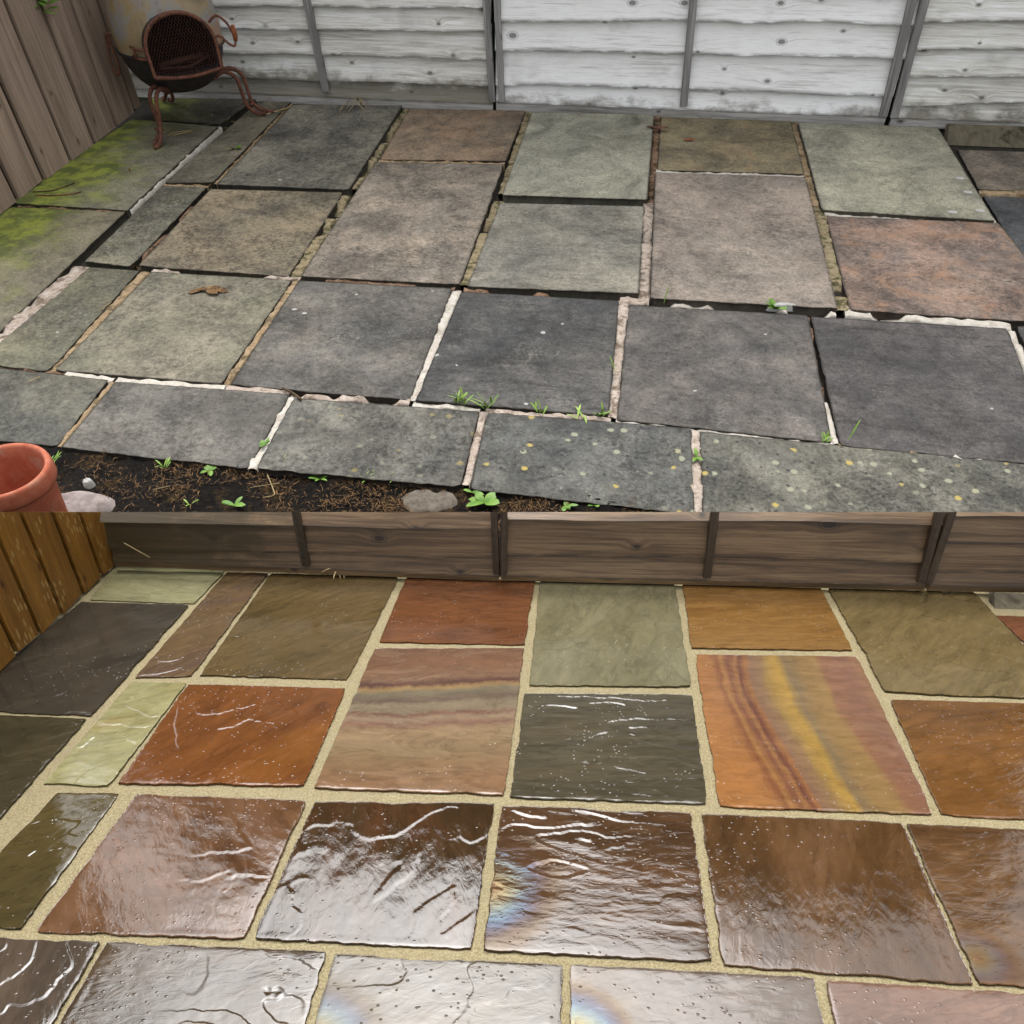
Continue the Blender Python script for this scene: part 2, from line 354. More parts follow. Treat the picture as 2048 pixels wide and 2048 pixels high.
M['rust_dark'] = simple('dark_rust', (70, 46, 38), (104, 66, 52), 40, .85, .003, g=.5)
M['soot'] = simple('soot', (30, 26, 25), (44, 38, 36), 20, .95, .002, g=.5)
M['rust_orange'] = simple('orange_rust_wood', (150, 84, 52), (176, 104, 66), 40, .8, .002)
M['iron_black'] = simple('sooty_iron', (48, 46, 48), (66, 62, 62), 14, .6, .002, c=(84, 66, 54))
M['terracotta'] = simple('terracotta_clay', (198, 106, 76), (214, 126, 94), 24, .85, .002, c=(206, 150, 124))
M['leaf'] = simple('weed_leaf', (96, 146, 44), (136, 178, 66), 30, .5, .001, g=.52)
M['grassblade'] = simple('grass_blade', (110, 150, 54), (152, 178, 84), 30, .55, .001, g=.8)
M['straw'] = simple('dry_straw', (178, 152, 104), (206, 184, 138), 30, .8, .001)
M['twig'] = simple('dry_twig', (84, 66, 46), (110, 90, 66), 30, .9, .002)
M['deadleaf'] = simple('dead_leaf', (66, 48, 30), (140, 106, 66), 60, .85, .003, g=.8)
M['pebble'] = simple('white_pebble', (196, 194, 186), (222, 220, 214), 60, .7, .001)
M['pinkstone'] = simple('pinkish_concrete', (150, 136, 132), (180, 166, 160), 22, .9, .004, c=(120, 108, 100))
M['greystone'] = simple('grey_concrete', (112, 102, 90), (138, 128, 114), 24, .92, .005, c=(82, 74, 62))
M['concrete'] = simple('mossy_concrete', (110, 102, 84), (136, 126, 104), 18, .92, .004, c=(60, 56, 38), g=.5)
M['blocker'] = simple('blocker_leaf', (38, 50, 22), (62, 78, 34), 8, .6, .002)

# mortar
def mortar(name, a, b, dirt, amt=.6):
    global GAIN; GAIN = .66
    m = NT(name); v = m.obj(); n = m.noise(v, 26, 7, .7, .4)
    cc = m.mix(m.step(n, .4, .62), s2l(a), s2l(b)); cc = m.mix(m.math('MULTIPLY', m.step(m.noise(v, 17, 8, .75), .47, .6), amt), cc, s2l(dirt))
    m.col(cc); m.set(m.b, Roughness=.92); m.b.inputs['Specular IOR Level'].default_value = .2
    m.bump(m.noise(v, 70, 7, .75), .008, .8); GAIN = .36; return m.m
M['m_white'] = mortar('white_mortar', (214, 204, 190), (232, 226, 214), (150, 132, 112), .45)
M['m_pink'] = mortar('pinkish_mortar', (186, 168, 152), (214, 200, 186), (112, 94, 76), .85)
M['m_tan'] = mortar('tan_mortar', (168, 142, 108), (192, 168, 134), (80, 68, 46), .7)
M['m_brown'] = mortar('brown_dirty_mortar', (128, 98, 74), (166, 136, 112), (56, 48, 34), .8)
M['m_moss'] = mortar('mossy_mortar', (156, 140, 108), (182, 166, 134), (72, 72, 36), .85)

def grout_mat():
    m = NT('sand_grout'); v = m.obj(); n = m.noise(v, 240, 5, .75); n2 = m.noise(v, 14, 5, .6)
    cc = m.mix(m.step(n, .36, .62), s2l((172, 152, 106)), s2l((222, 206, 158)))
    cc = m.mix(m.math('MULTIPLY', m.step(n2, .5, .75), .35), cc, s2l((176, 162, 112)))
    cc = m.mix(m.math('MULTIPLY', m.step(m.voro(v, 330), .25, .1), .4), cc, s2l((120, 98, 62)))
    m.col(cc); m.set(m.b, Roughness=m.math('ADD', m.math('MULTIPLY', m.step(n2, .7, .45), .35), .4)); m.b.inputs['Specular IOR Level'].default_value = .35
    m.bump(n, .003, .7); return m.m
M['grout'] = grout_mat()

def soil_mat():
    m = NT('peaty_soil'); v = m.obj(); n = m.noise(v, 60, 8, .75, .5); b = m.noise(v, 6, 6, .65)
    cc = m.mix(m.step(n, .4, .65), s2l((20, 17, 14)), s2l((48, 40, 30)))
    cc = m.mix(m.math('MULTIPLY', m.step(b, .5, .62), m.step(n, .42, .6)), cc, s2l((112, 86, 52)))
    m.col(cc); m.set(m.b, Roughness=.95); m.b.inputs['Specular IOR Level'].default_value = .15
    m.bump(n, .02, .9); return m.m
M['soil'] = soil_mat()

# ------------------------------------------------------------------ slabs
def riven(x, y, seed, amp=1.0, ledge=1.0, levels=3.2, ang=0.0, aniso=1.6, wdt=.10):
    c, s = cos(ang), sin(ang); xr = x*c+y*s; yr = (-x*s+y*c)*aniso
    wx = .10*fbm(x*4, y*4, seed+40, 3)+.018*fbm(x*22, y*22, seed+44, 3)
    t = (fbm((xr+wx)*1.7, (yr+wx)*1.7, seed, 3, .5)+2)*levels
    f = t-np.floor(t); k = np.clip((f-.5)/wdt+.5, 0, 1); k = k*k*(3-2*k)
    h = (np.floor(t)+k-t)*.0026*ledge*np.clip(.25+2.0*fbm(x*1.9, y*1.9, seed+3, 2), 0, 1.1)
    h = h+.0022*amp*fbm(x*3.0, y*3.0, seed+7, 3)+.0007*amp*fbm(xr*14, yr*14, seed+11, 3)
    return h
LF_U = Wall(U(268, 225), U(29, 404), Z, -1)        # left fence line beside the old patio
def grown(pix, px):
    c = np.mean(pix, 0); return [(x+px*(1 if x > c[0] else -1), y+px*.6*(1 if y > c[1] else -1)) for x, y in pix]
def slab(pix, proj, up, mat, parent, seed, N=36, z=0.0, thick=.045, jit=.006, amp=1.0, ledge=1.0, ang=0.0, aniso=1.6, levels=3.2, wdt=.10, tilt=(0, 0), film_at=None, moss=True, name='paving_slab', edge_drop=.003):
    P = [proj(x, y, z) for x, y in pix]        # TL TR BR BL
    W = (np.linalg.norm(P[1]-P[0])+np.linalg.norm(P[2]-P[3]))/2; H = (np.linalg.norm(P[3]-P[0])+np.linalg.norm(P[2]-P[1]))/2
    M_ = max(6, int(N*H/W)) if H > W else N
    Nn = N if H >= W else max(6, int(N*W/H)); Nn = min(Nn, 2*N); M_ = min(M_, 2*N)
    # spacing packed towards the rim so that arrises are crisp
    def sp(n):
        t = np.linspace(0, 1, n+1); return t
    u, v = np.meshgrid(sp(Nn), sp(M_)); u = u.copy(); v = v.copy()
    for (q, s_, side, ext) in ((v, seed+1, 0, W), (v, seed+2, 1, W), (u, seed+3, 2, H), (u, seed+4, 3, H)):
        L_ = H if side < 2 else W
        j = (np.abs(fbm(q*L_*9, q*0+side*3.3, s_, 4, .6))*jit*1.6+np.maximum(0, perlin(q*L_*5, q*0+side, s_+9)-.28)*jit*4)/ext
        if side == 0: u = u+j*(1-u)**10
        if side == 1: u = u-j*u**10
        if side == 2: v = v+j*(1-v)**10
        if side == 3: v = v-j*v**10
    # knocked corners
    rs = np.random.RandomState(seed)
    for (cu, cv, du, dv) in ((0, 0, 1, 1), (1, 0, -1, 1), (1, 1, -1, -1), (0, 1, 1, -1)):
        k = rs.uniform(.002, .014)*(1 if moss else .35)
        f = np.clip(1-np.hypot((u-cu)*W, (v-cv)*H)/.04, 0, 1)**2
        u = u+du*f*k/W*.6; v = v+dv*f*k/H*.6
    g = P[0]*((1-u)*(1-v))[..., None]+P[1]*(u*(1-v))[..., None]+P[2]*(u*v)[..., None]+P[3]*((1-u)*v)[..., None]
    X, Y = u*W, v*H
    d = np.minimum(np.minimum(u*W, (1-u)*W), np.minimum(v*H, (1-v)*H))
    h = riven(X+seed*1.3, Y+seed*.7, seed, amp, ledge, levels, ang, aniso, wdt)
    h = np.maximum(h, -.0022)*np.clip(d/.02, .35, 1)+.0012-edge_drop*np.exp(-d/(.006 if moss else .003))*(1+.8*fbm(X*20, Y*20, seed+5, 2))
    h = h+(u-.5)*tilt[0]+(v-.5)*tilt[1]
    top = g+h[..., None]*up
    r, c = top.shape[:2]; V = top.reshape(-1, 3); nV = len(V)
    idx = np.arange(r*c).reshape(r, c)
    F = np.stack([idx[:-1, :-1], idx[1:, :-1], idx[1:, 1:], idx[:-1, 1:]], -1).reshape(-1, 4).tolist()
    ring = np.concatenate([idx[0, :], idx[1:, -1], idx[-1, -2::-1], idx[-2:0:-1, 0]])
    n = len(ring); cen = g.reshape(-1, 3).mean(0)
    q = np.arange(n); base = V[ring]
    mid = base-up*thick*.5; outw = (base-cen); outw /= np.linalg.norm(outw, axis=1)[:, None]
    mid = mid+outw*(.006*fbm(q*.3, q*0, seed+20, 3))[:, None]; low = base-up*thick-outw*.006
    V = np.concatenate([V, mid, low]); nm = nV+n
    for i in range(n):
        j = (i+1) % n
        F += [[ring[i], ring[j], nV+j, nV+i][::-1], [nV+i, nV+j, nm+j, nm+i][::-1]]
    F.append([nm+i for i in range(n)])
    uv = np.concatenate([np.stack([X, Y], -1).reshape(-1, 2), np.stack([X, Y], -1).reshape(-1, 2)[ring], np.stack([X, Y], -1).reshape(-1, 2)[ring]+.03])
    attr = {}
    if moss:
        q = V-LF_U.o; s_ = q.dot(LF_U.t); n_ = q.dot(LF_U.n)
        mv = 1.15*np.exp(-np.maximum(n_, 0)/.42)*np.clip(1-np.abs(s_-.6)/5, 0, 1)+.35*np.exp(-np.maximum(n_-.25, 0)/.35)*(s_ > .9)
        attr['moss'] = mv*np.where(V[:, 2] < z-.02, .3, 1)
        dd = np.concatenate([np.exp(-d/.012).ravel(), np.full(2*n, 1.3)]); attr['dirt'] = dd
    if film_at is not None:
        fx, fy, fr = film_at; dd = np.hypot(X/W-fx, (Y/H-fy)*H/W); f = np.clip(1-dd/fr, 0, 1)
        attr['film'] = np.concatenate([f.ravel(), np.zeros(2*n)])
    o = mk(name, V, F, mat, parent, None, uv, True, attr)
    return o

def poly_prism(name, top, bottom_z, mat, parent=None):   # vertical-sided solid under a top polygon
    n = len(top); V = list(top)+[np.array([p[0], p[1], bottom_z]) for p in top]
    return mk(name, V, [list(range(n))[::-1] if False else list(range(n)), list(range(n, 2*n))[::-1]]+[[i, i+n, (i+1) % n+n, (i+1) % n] for i in range(n)], mat, parent)

# ------------------------------------------------------------------ ground
GZ = -.30
S_ = 900
gm = simple('lawn_ground', (62, 66, 40), (84, 80, 52), 3, .95, .01)
tag(mk('ground', [(-S_, -S_, GZ), (S_, -S_, GZ), (S_, S_, GZ), (-S_, S_, GZ)], [[0, 1, 2, 3]], gm), kind='structure')

# ---- the old patio: dirt bed, slabs, mortar
fr = [U(-300, 830), U(120, 880), U(500, 925), U(922, 962), U(1390, 1010), U(2300, 1120)]
bk = [U(2300, 262), U(1772, 240), U(990, 210), U(300, 182), U(-300, 400)]
bed = [p*np.array([1, 1, 0])+np.array([0, 0, -.035]) for p in fr+bk]
patio = poly_prism('patio', bed, GZ+.004, M['bed_dirt']); tag(patio, 'old weathered patio of dark mottled slabs with crumbling joints', kind='structure')
OLD = [  # corners TL TR BR BL in the photograph, colours, looks
 ('S0', [(300,196),(512,199),(440,249),(308,238)], (96,92,78),(78,74,62), dict(dark=.9), {}),
 ('S1', [(262,238),(437,252),(254,421),(10,406)], (132,130,112),(116,112,100), dict(speck=.4, dark=.35, pale=.2), {}),
 ('S1b', [(10,413),(252,424),(-60,722),(-420,690)], (130,124,104),(112,106,92), dict(speck=.4, dark=.3, pale=.2), {}),
 ('S2', [(517,201),(582,204),(428,366),(327,366)], (120,114,98),(98,94,82), dict(dark=.6), {}),
 ('S3', [(322,372),(414,374),(262,533),(168,523)], (134,130,112),(110,108,96), dict(speck=1, sc=34, dark=.8, pale=.5), {}),
 ('S4', [(178,535),(279,540),(98,742),(-48,727)], (112,108,88),(92,92,78), dict(dark=.6), {}),
 ('S5', [(304,544),(585,559),(442,766),(109,741)], (128,122,108),(112,110,94), dict(dark=.45, pale=.25), {}),
 ('S6', [(598,561),(905,577),(820,801),(460,768)], (108,103,97),(84,83,82), dict(speck=.6, dark=.6, streak=.3, ang=.9), {}),
 ('S7', [(923,583),(1239,600),(1217,831),(831,801)], (92,90,88),(58,59,61), dict(speck=.6, sc=20, dark=.4, streak=.95, ang=.14, pale=.3), {}),
 ('S8', [(1257,608),(1616,630),(1664,887),(1233,839)], (106,100,96),(72,71,71), dict(speck=.5, sc=20, dark=.5, streak=.3, ang=1.2, pale=.3), {}),
 ('S9', [(1621,634),(2014,657),(2124,932),(1681,891)], (92,87,86),(66,64,65), dict(speck=.5, sc=18, dark=.45, streak=.8, ang=.1, pale=.25), {}),
 ('S10', [(-60,730),(217,759),(114,892),(-200,862)], (102,100,88),(80,80,75), dict(dark=.6), {}),
 ('S11', [(232,763),(580,789),(496,937),(122,893)], (108,104,98),(88,86,83), dict(dark=.6), {}),
 ('S12', [(587,795),(959,822),(921,974),(511,938)], (108,106,99),(84,84,82), dict(speck=.9, sc=30, dark=.65, lich=.4), {}),
 ('S13', [(974,824),(1383,857),(1389,1030),(940,976)], (98,98,93),(72,74,74), dict(speck=.9, sc=30, dark=.7, lich=1.0), {}),
 ('S14', [(1399,861),(2140,936),(2200,1112),(1406,1032)], (110,108,98),(84,84,79), dict(speck=.9, sc=30, dark=.7, lich=1.0), {}),
 ('S15', [(587,210),(805,212),(697,378),(433,367)], (128,124,112),(102,100,92), dict(speck=.9, sc=30, dark=.75, pale=.4), dict(z=.012, tilt=(0,-.006))),
 ('S16', [(422,378),(687,385),(576,553),(275,531)], (142,128,106),(122,114,96), dict(speck=.9, sc=32, dark=.7, pale=.4), {}),
 ('S17', [(819,216),(1051,222),(1011,323),(759,319)], (150,128,106),(122,108,92), dict(speck=.55, dark=.5, brown=.5), {}),
 ('S18', [(751,323),(1008,328),(919,570),(601,553)], (150,138,124),(124,117,108), dict(dark=.55, pale=.6), {}),
 ('S19', [(1064,225),(1308,230),(1294,399),(1004,389)], (150,148,132),(132,132,120), dict(speck=.28, dark=.22, pale=.3), dict(z=.016)),
 ('S20', [(1000,405),(1289,412),(1277,587),(934,573)], (138,134,122),(116,114,108), dict(speck=.45, dark=.3, streak=.45, ang=.1, pale=.4), dict(z=.006)),
 ('S21', [(1322,233),(1582,243),(1609,349),(1315,340)], (134,122,92),(112,104,84), dict(speck=.45, dark=.4, brown=.25), {}),
 ('S22', [(1311,345),(1611,355),(1676,616),(1300,595)], (142,130,120),(126,118,110), dict(speck=.6, dark=.45, pale=.6), dict(z=.014)),
 ('S23', [(1596,246),(1875,255),(1992,440),(1644,419)], (156,154,136),(138,136,122), dict(speck=.35, dark=.3, streak=.25, ang=.6, pale=.4), dict(z=.014)),
 ('S24', [(1652,432),(1997,445),(2160,650),(1700,620)], (150,126,112),(116,104,98), dict(dark=.55, brown=.6, streak=.3, ang=.1), {}),
 ('S25', [(1915,298),(2300,312),(2420,398),(1958,378)], (122,110,98),(106,98,88), dict(dark=.4), dict(z=-.02, thick=.02)),
 ('S26', [(1962,386),(2430,404),(2700,640),(2046,520)], (78,80,84),(62,64,68), dict(dark=.4), dict(z=-.02, thick=.02)),
 ('S27', [(2032,652),(2400,672),(2500,900),(2140,915)], (70,70,70),(58,58,60), dict(dark=.4), {}),
]
for i, (nm, pix, a, b, kw, gk) in enumerate(OLD):
    rs = np.random.RandomState(i+5); g = dict(z=rs.uniform(-.004, .004), tilt=tuple(rs.uniform(-.005, .005, 2))); g.update(gk)
    slab(grown(pix, 1.0), U, Z, old_stone('weathered_sandstone', a, b, i+1, **kw), patio, 100+i, N=44, amp=1.1, ledge=.55, jit=.006, ang=rs.uniform(-.5, .5), **g)

def strip(x0, y0, x1, y1, w0, w1, mat, z=-.004, brk=0.0):
    a, b = U(x0, y0, z), U(x1, y1, z); n = max(8, int(np.linalg.norm(b-a)/.022)); d = (b-a)/np.linalg.norm(b-a)
    mx, my = (x0+x1)/2, (y0+y1)/2
    if abs(x1-x0) > abs(y1-y0)*2.2: wm0 = np.linalg.norm(U(x0, y0-w0/2, z)-U(x0, y0+w0/2, z)); wm1 = np.linalg.norm(U(x1, y1-w1/2, z)-U(x1, y1+w1/2, z))
    else: wm0 = np.linalg.norm(U(x0-w0/2, y0, z)-U(x0+w0/2, y0, z)); wm1 = np.linalg.norm(U(x1-w1/2, y1, z)-U(x1+w1/2, y1, z))
    s = np.cross(Z, d); sd_ = int(abs(x0*7+y0*3)) % 400; mb = MB(); V = []
    fw = abs(np.dot(s, [1, 0, 0])) if False else 1
    for i in range(n+1):
        t = i/n; wd = 1.45*(wm0*(1-t)+wm1*t)*(1+.4*float(fbm(np.array(t*n*.22), np.array(0.0), sd_, 3)))
        off = s*float(fbm(np.array(t*n*.15), np.array(5.0), sd_+3, 3))*.005
        hz = float(fbm(np.array(t*n*.3), np.array(9.0), sd_+6, 4, .6))*.008
        if brk: hz -= .03*min(1, max(0, (brk*.5-.25-float(perlin(np.array(t*n*.14), np.array(2.0), sd_+12)))/.12))
        c = a+(b-a)*t+off+Z*hz
        r_ = [random.uniform(-.003, .003) for _ in range(4)]
        V += [c-s*wd*.5-Z*.04, c-s*wd*.49+Z*(r_[0]-.002), c-s*wd*.17+Z*r_[1], c+s*wd*.2+Z*r_[2], c+s*wd*.49+Z*(r_[3]-.002), c+s*wd*.5-Z*.04]
    F = [[i*6+k, i*6+k+1, (i+1)*6+k+1, (i+1)*6+k][::-1] for i in range(n) for k in range(5)]
    if F: mk('mortar_strip', V, F, M[mat], patio, smooth=True)
STR = [(437,253,256,421,9,8,'m_white',0), (583,206,428,368,4,6,'m_tan',0), (326,369,420,372,4,4,'m_tan',0), (416,382,268,530,4,5,'m_brown',.6),
 (166,533,-40,716,30,36,'m_pink',0), (291,542,104,742,15,9,'m_tan',0), (592,561,451,768,10,9,'m_tan',0), (913,582,826,802,14,10,'m_white',0),
 (1248,604,1225,836,15,14,'m_pink',0), (1619,634,1650,800,5,5,'m_brown',.9), (1652,805,1671,888,8,8,'m_white',0), (2022,662,2060,745,9,10,'m_white',0),
 (304,541,600,557,4,5,'m_pink',.4), (600,556,910,575,5,6,'m_brown',.7), (928,579,1236,597,5,5,'m_brown',.8), (1240,599,1298,603,9,9,'m_pink',0),
 (1300,604,1672,628,6,6,'m_white',1.0), (1690,624,2022,652,10,9,'m_white',.35), (0,733,130,747,3,3,'m_brown',.4), (130,748,228,760,6,6,'m_white',0), (232,761,450,776,8,8,'m_white',.2),
 (450,776,580,787,8,8,'m_pink',.3), (580,789,820,805,6,9,'m_pink',.4), (826,806,960,820,7,6,'m_white',0), (972,822,1222,839,7,7,'m_pink',0), (1232,841,1388,857,6,5,'m_white',.2),
 (1396,858,1668,889,5,5,'m_white',0), (1678,892,1860,908,5,5,'m_tan',0), (1860,908,2060,927,9,9,'m_white',0),
 (224,763,117,893,7,7,'m_tan',0), (584,793,503,938,13,15,'m_white',0), (967,826,931,972,12,10,'m_pink',0), (1391,861,1397,1030,15,16,'m_pink',0),
 (813,216,704,377,9,14,'m_moss',.3), (696,384,588,556,12,16,'m_moss',.2), (1058,224,1006,388,11,13,'m_moss',0), (998,402,926,573,14,17,'m_moss',.2),
 (1315,233,1304,400,10,13,'m_brown',.3), (1299,405,1287,594,16,18,'m_pink',.2), (1589,246,1636,412,12,17,'m_tan',0), (1640,414,1690,622,19,24,'m_moss',.1),
 (757,321,1010,326,4,4,'m_tan',0), (1312,342,1612,352,5,5,'m_white',0), (1648,426,1992,443,8,8,'m_white',0), (40,410,252,423,5,5,'m_brown',0), (1958,382,2300,396,5,5,'m_tan',0)]
for x0, y0, x1, y1, w0, w1, mt, bk_ in STR: strip(x0, y0, x1, y1, w0, w1, mt, brk=bk_)

# soil bed between the old patio and the low fence
nx, ny = 190, 46
fx = [p[0] for p in fr]; fy = [p[1] for p in fr]
xs = np.linspace(-3.2, 2.3, nx); g = []
for x in xs:
    yf = np.interp(x, fx, fy)+.10; g.append([(x, 1.60+(yf-1.60)*k/(ny-1)) for k in range(ny)])
g = np.array(g); h = -.028+.018*fbm(g[..., 0]*5, g[..., 1]*5, 61, 4)+.012*fbm(g[..., 0]*28, g[..., 1]*28, 63, 3)
dfr = (np.interp(g[..., 0], fx, fy)+.0-g[..., 1]); h = np.where(dfr < .0, -.04, h+.012*np.clip(1-dfr/.1, 0, 1))
# the bed must stay below the low patio in front of the fence
V = np.concatenate([g, h[..., None]], -1).reshape(-1, 3); idx = np.arange(nx*ny).reshape(nx, ny)
F = np.stack([idx[:-1, :-1], idx[1:, :-1], idx[1:, 1:], idx[:-1, 1:]], -1).reshape(-1, 4).tolist()
BF_L = Wall(L(254, 1140), L(1846, 1181), NL)   # back fence of the new patio
LFL = Wall(L(237, 1123), L(0, 1341), NL, -1)
def behind_low(p):                            # keep soil only on the far side of the low fences
    return (p-BF_L.o).dot(BF_L.n) < -.02 or (p-LFL.o).dot(LFL.n) < -.02
keep = [f for f in F if all(behind_low(V[i]) for i in f)]
tag(mk('soil', V, keep, M['soil'], smooth=True), kind='structure')
def soil_z(x, y):
    k = np.argmin((V_s[:, 0]-x)**2+(V_s[:, 1]-y)**2); return V_s[k, 2]
V_s = V

# ------------------------------------------------------------------ lap fences
def waney(pts, seed, amp):
    s = np.array([p[0] for p in pts]); z = np.array([p[1] for p in pts]); o = np.argsort(s); s, z = s[o], z[o]
    def f(q): return np.interp(q, s, z)+amp*(fbm(q*2.3, q*0, seed, 3)+.5*fbm(q*11, q*0, seed+2, 2)-1.1*np.maximum(0, perlin(q*3.1, q*0+3, seed+5)-.33))
    return f
def lap_board(wall, s0, s1, zb, zt, mat, parent, n=64, topcut=None, nb=.036, nt=-.012, th=.010, stain=None, name='board'):
    q = np.linspace(s0, s1, n); ks = [0, .045, .10, .4, .7, 1]; rows = 6; V = []; uv = []; st = []; lap_shade = []
    b, t = zb(q), zt(q)
    for side in (0, 1):
        for r in range(rows):
            k = ks[r]
            for i in range(n):
                z = b[i]+(t[i]-b[i])*k; nn = nb+(nt-nb)*k-side*th
                if topcut and r == rows-1 and side: z = min(z, topcut(q[i], nn))
                lap_shade.append(1.0 if r == 0 else (.5 if r == 1 else 0))  # weight of the painted shadow line, strongest on the lowest row
                V.append(wall.pt(q[i], z, nn)); uv.append((q[i], z)); st.append(stain(q[i], z) if stain else 0)
    g = np.arange(2*rows*n).reshape(2, rows, n); F = []
    for r in range(rows-1):
        for i in range(n-1):
            F.append([g[0, r, i], g[0, r, i+1], g[0, r+1, i+1], g[0, r+1, i]]); F.append([g[1, r, i], g[1, r+1, i], g[1, r+1, i+1], g[1, r, i+1]])
    for i in range(n-1):
        F.append([g[0, 0, i], g[1, 0, i], g[1, 0, i+1], g[0, 0, i+1]]); F.append([g[0, -1, i], g[0, -1, i+1], g[1, -1, i+1], g[1, -1, i]])
    for r in range(rows-1):
        F.append([g[0, r, 0], g[0, r+1, 0], g[1, r+1, 0], g[1, r, 0]]); F.append([g[0, r, -1], g[1, r, -1], g[1, r+1, -1], g[0, r+1, -1]])
    return mk(name, V, F, mat, parent, None, uv, False, {'stain': st, 'lap_shade': lap_shade})
def bar(wall, a, b, wd, n0, n1, mat, parent, name, cut=None):      # upright or lying bar from (s,z) a to b
    a, b = np.array(a), np.array(b); d = (b-a)/np.linalg.norm(b-a); p = np.array([-d[1], d[0]])*wd/2
    K = 14; V = []; uv = []
    Lh = np.linalg.norm(b-a)
    for i in range(K+1):
        c = a+(b-a)*i/K; e = .0015
        for (pp, nn) in ((-1, n0), (-1, n1-.004), (-.82, n1), (.82, n1), (1, n1-.004), (1, n0)):
            q = c+p*pp
            if cut and i == K: q = np.array([q[0], cut(q[0], nn)])
            V.append(wall.pt(q[0], q[1], nn+random.uniform(-e, e)*.4))
            uv.append((Lh*i/K, pp*wd/2+nn) if abs(d[0]) > abs(d[1]) else (pp*wd/2+nn, Lh*i/K))
    F = [[i*6+k, (i+1)*6+k, (i+1)*6+(k+1) % 6, i*6+(k+1) % 6] for i in range(K) for k in range(6)]+[list(range(6)), [K*6+k for k in range(6)][::-1]]
    st = [max(0, .55-.5*u_[1]) if False else 0.2 for u_ in uv]
    return mk(name, V, F, mat, parent, None, uv, False, {'stain': st})

BF_U = Wall(U(650, 199), U(1772, 245), Z)
TOPZ = 2.35
def upper_panel(label, x_lo, x_hi, edges, rail, mat, stain, batt, seed):
    s_lo, s_hi = BF_U.px(*x_lo)[0], BF_U.px(*x_hi)[0]
    root = empty('fence_panel', BF_U.pt((s_lo+s_hi)/2, 0, 0), label, 'fence panel', 'lap panels of the pale fence')
    ln = [[BF_U.px(*p) for p in e] for e in edges]               # from top to bottom
    top = np.mean([p[1] for p in ln[0]]); sp = .152
    allz = [waney([(s_lo, top+sp*k), (s_hi, top+sp*k)], seed+30+k, .006) for k in range(int((TOPZ-top)/sp), 0, -1)]
    allz += [waney(l, seed+i, .0085) for i, l in enumerate(ln)]
    rl = [BF_U.px(*p) for p in rail]; allz.append(waney(rl, seed+20, .0005))
    for i in range(1, len(allz)):
        zb, zt = allz[i], allz[i-1]
        last = i == len(allz)-1
        o = lap_board(BF_U, s_lo+.004, s_hi-.004, zb, (lambda q, f=zt: f(q)+.03), mat, root, stain=stain)
    zr = np.mean([p[1] for p in rl])
    bar(BF_U, (s_lo+.003, rl[0][1]-.026 if abs(rl[0][0]-s_lo) < 1 else zr-.026), (s_hi-.003, rl[-1][1]-.026), .05, .0, .03, M['rail_grey'], root, 'bottom_rail')
    for (xt, xb, yb, wd) in batt:
        a = BF_U.px(xb, yb, .04); b = BF_U.px(xt, 0, .04); k = (TOPZ-a[1])/(b[1]-a[1])
        bar(BF_U, a, (a[0]+(b[0]-a[0])*k, TOPZ), wd, .022, .056, M['batten_grey'], root, 'batten')
    return root
def st_left(s, z): return max(0, 1.05-z*4.2)+.25*max(0, -s/1.6)+.1
def st_mid(s, z): return max(0, .78-z*4.4)
def st_right(s, z): return max(0, .75-z*2.6)
upper_panel('pale lap fence panel with one short batten, partly behind the chiminea', (255, 181), (988, 216),
    [[(300,8),(470,9),(650,10),(970,14)], [(300,50),(460,54),(690,58),(968,62)], [(300,100),(455,104),(650,107),(970,117)], [(300,146),(490,153),(650,159),(975,169)]],
    [(300,176),(560,187),(650,191),(980,205)], M['fence_grey_left'], st_left, [(605+8, 652, 182, .05), (972, 985, 203, .042)], 11)
upper_panel('whitest lap fence panel in the middle, between the two paired battens', (993, 216), (1768, 245),
    [[(1003,40),(1200,41),(1330,38),(1495,43),(1650,40),(1803,48)], [(1005,100),(1170,101),(1300,103),(1660,110),(1786,116)], [(1008,168),(1100,168),(1300,171),(1500,180),(1765,190)]],
    [(1010,203),(1300,214),(1560,224),(1765,231)], M['fence_grey'], st_mid, [(994, 1004, 203, .040), (1387, 1367, 212, .05), (1825, 1766, 232, .05)], 57)
upper_panel('lap fence panel at the right edge, standing over the dark gap', (1777, 245), (2420, 271),
    [[(1848,41),(2048,40),(2400,38)], [(1834,94),(2048,97),(2400,100)], [(1823,151),(2048,149),(2400,150)], [(1805,208),(2048,203),(2400,202)]],
    [(1794,233),(2048,242),(2400,257)], M['fence_grey_left'], st_right, [(1850, 1788, 234, .05)], 93)
# concrete gravel board at the right, below the panel
a, b = U(1880, 256, -.02), U(2420, 274, -.02)
mb = MB(); P0, P1 = U(1893, 290, -.03), U(2420, 312, -.03)
mb.box([P0, P1, P1+np.array([.02, .10, .085]), P0+np.array([.02, .10, .085])], np.array([0, .05, -.02]))
tag(mb.build('gravel_board', M['concrete']), 'mossy concrete gravel board below the fence at the right edge', 'gravel board')

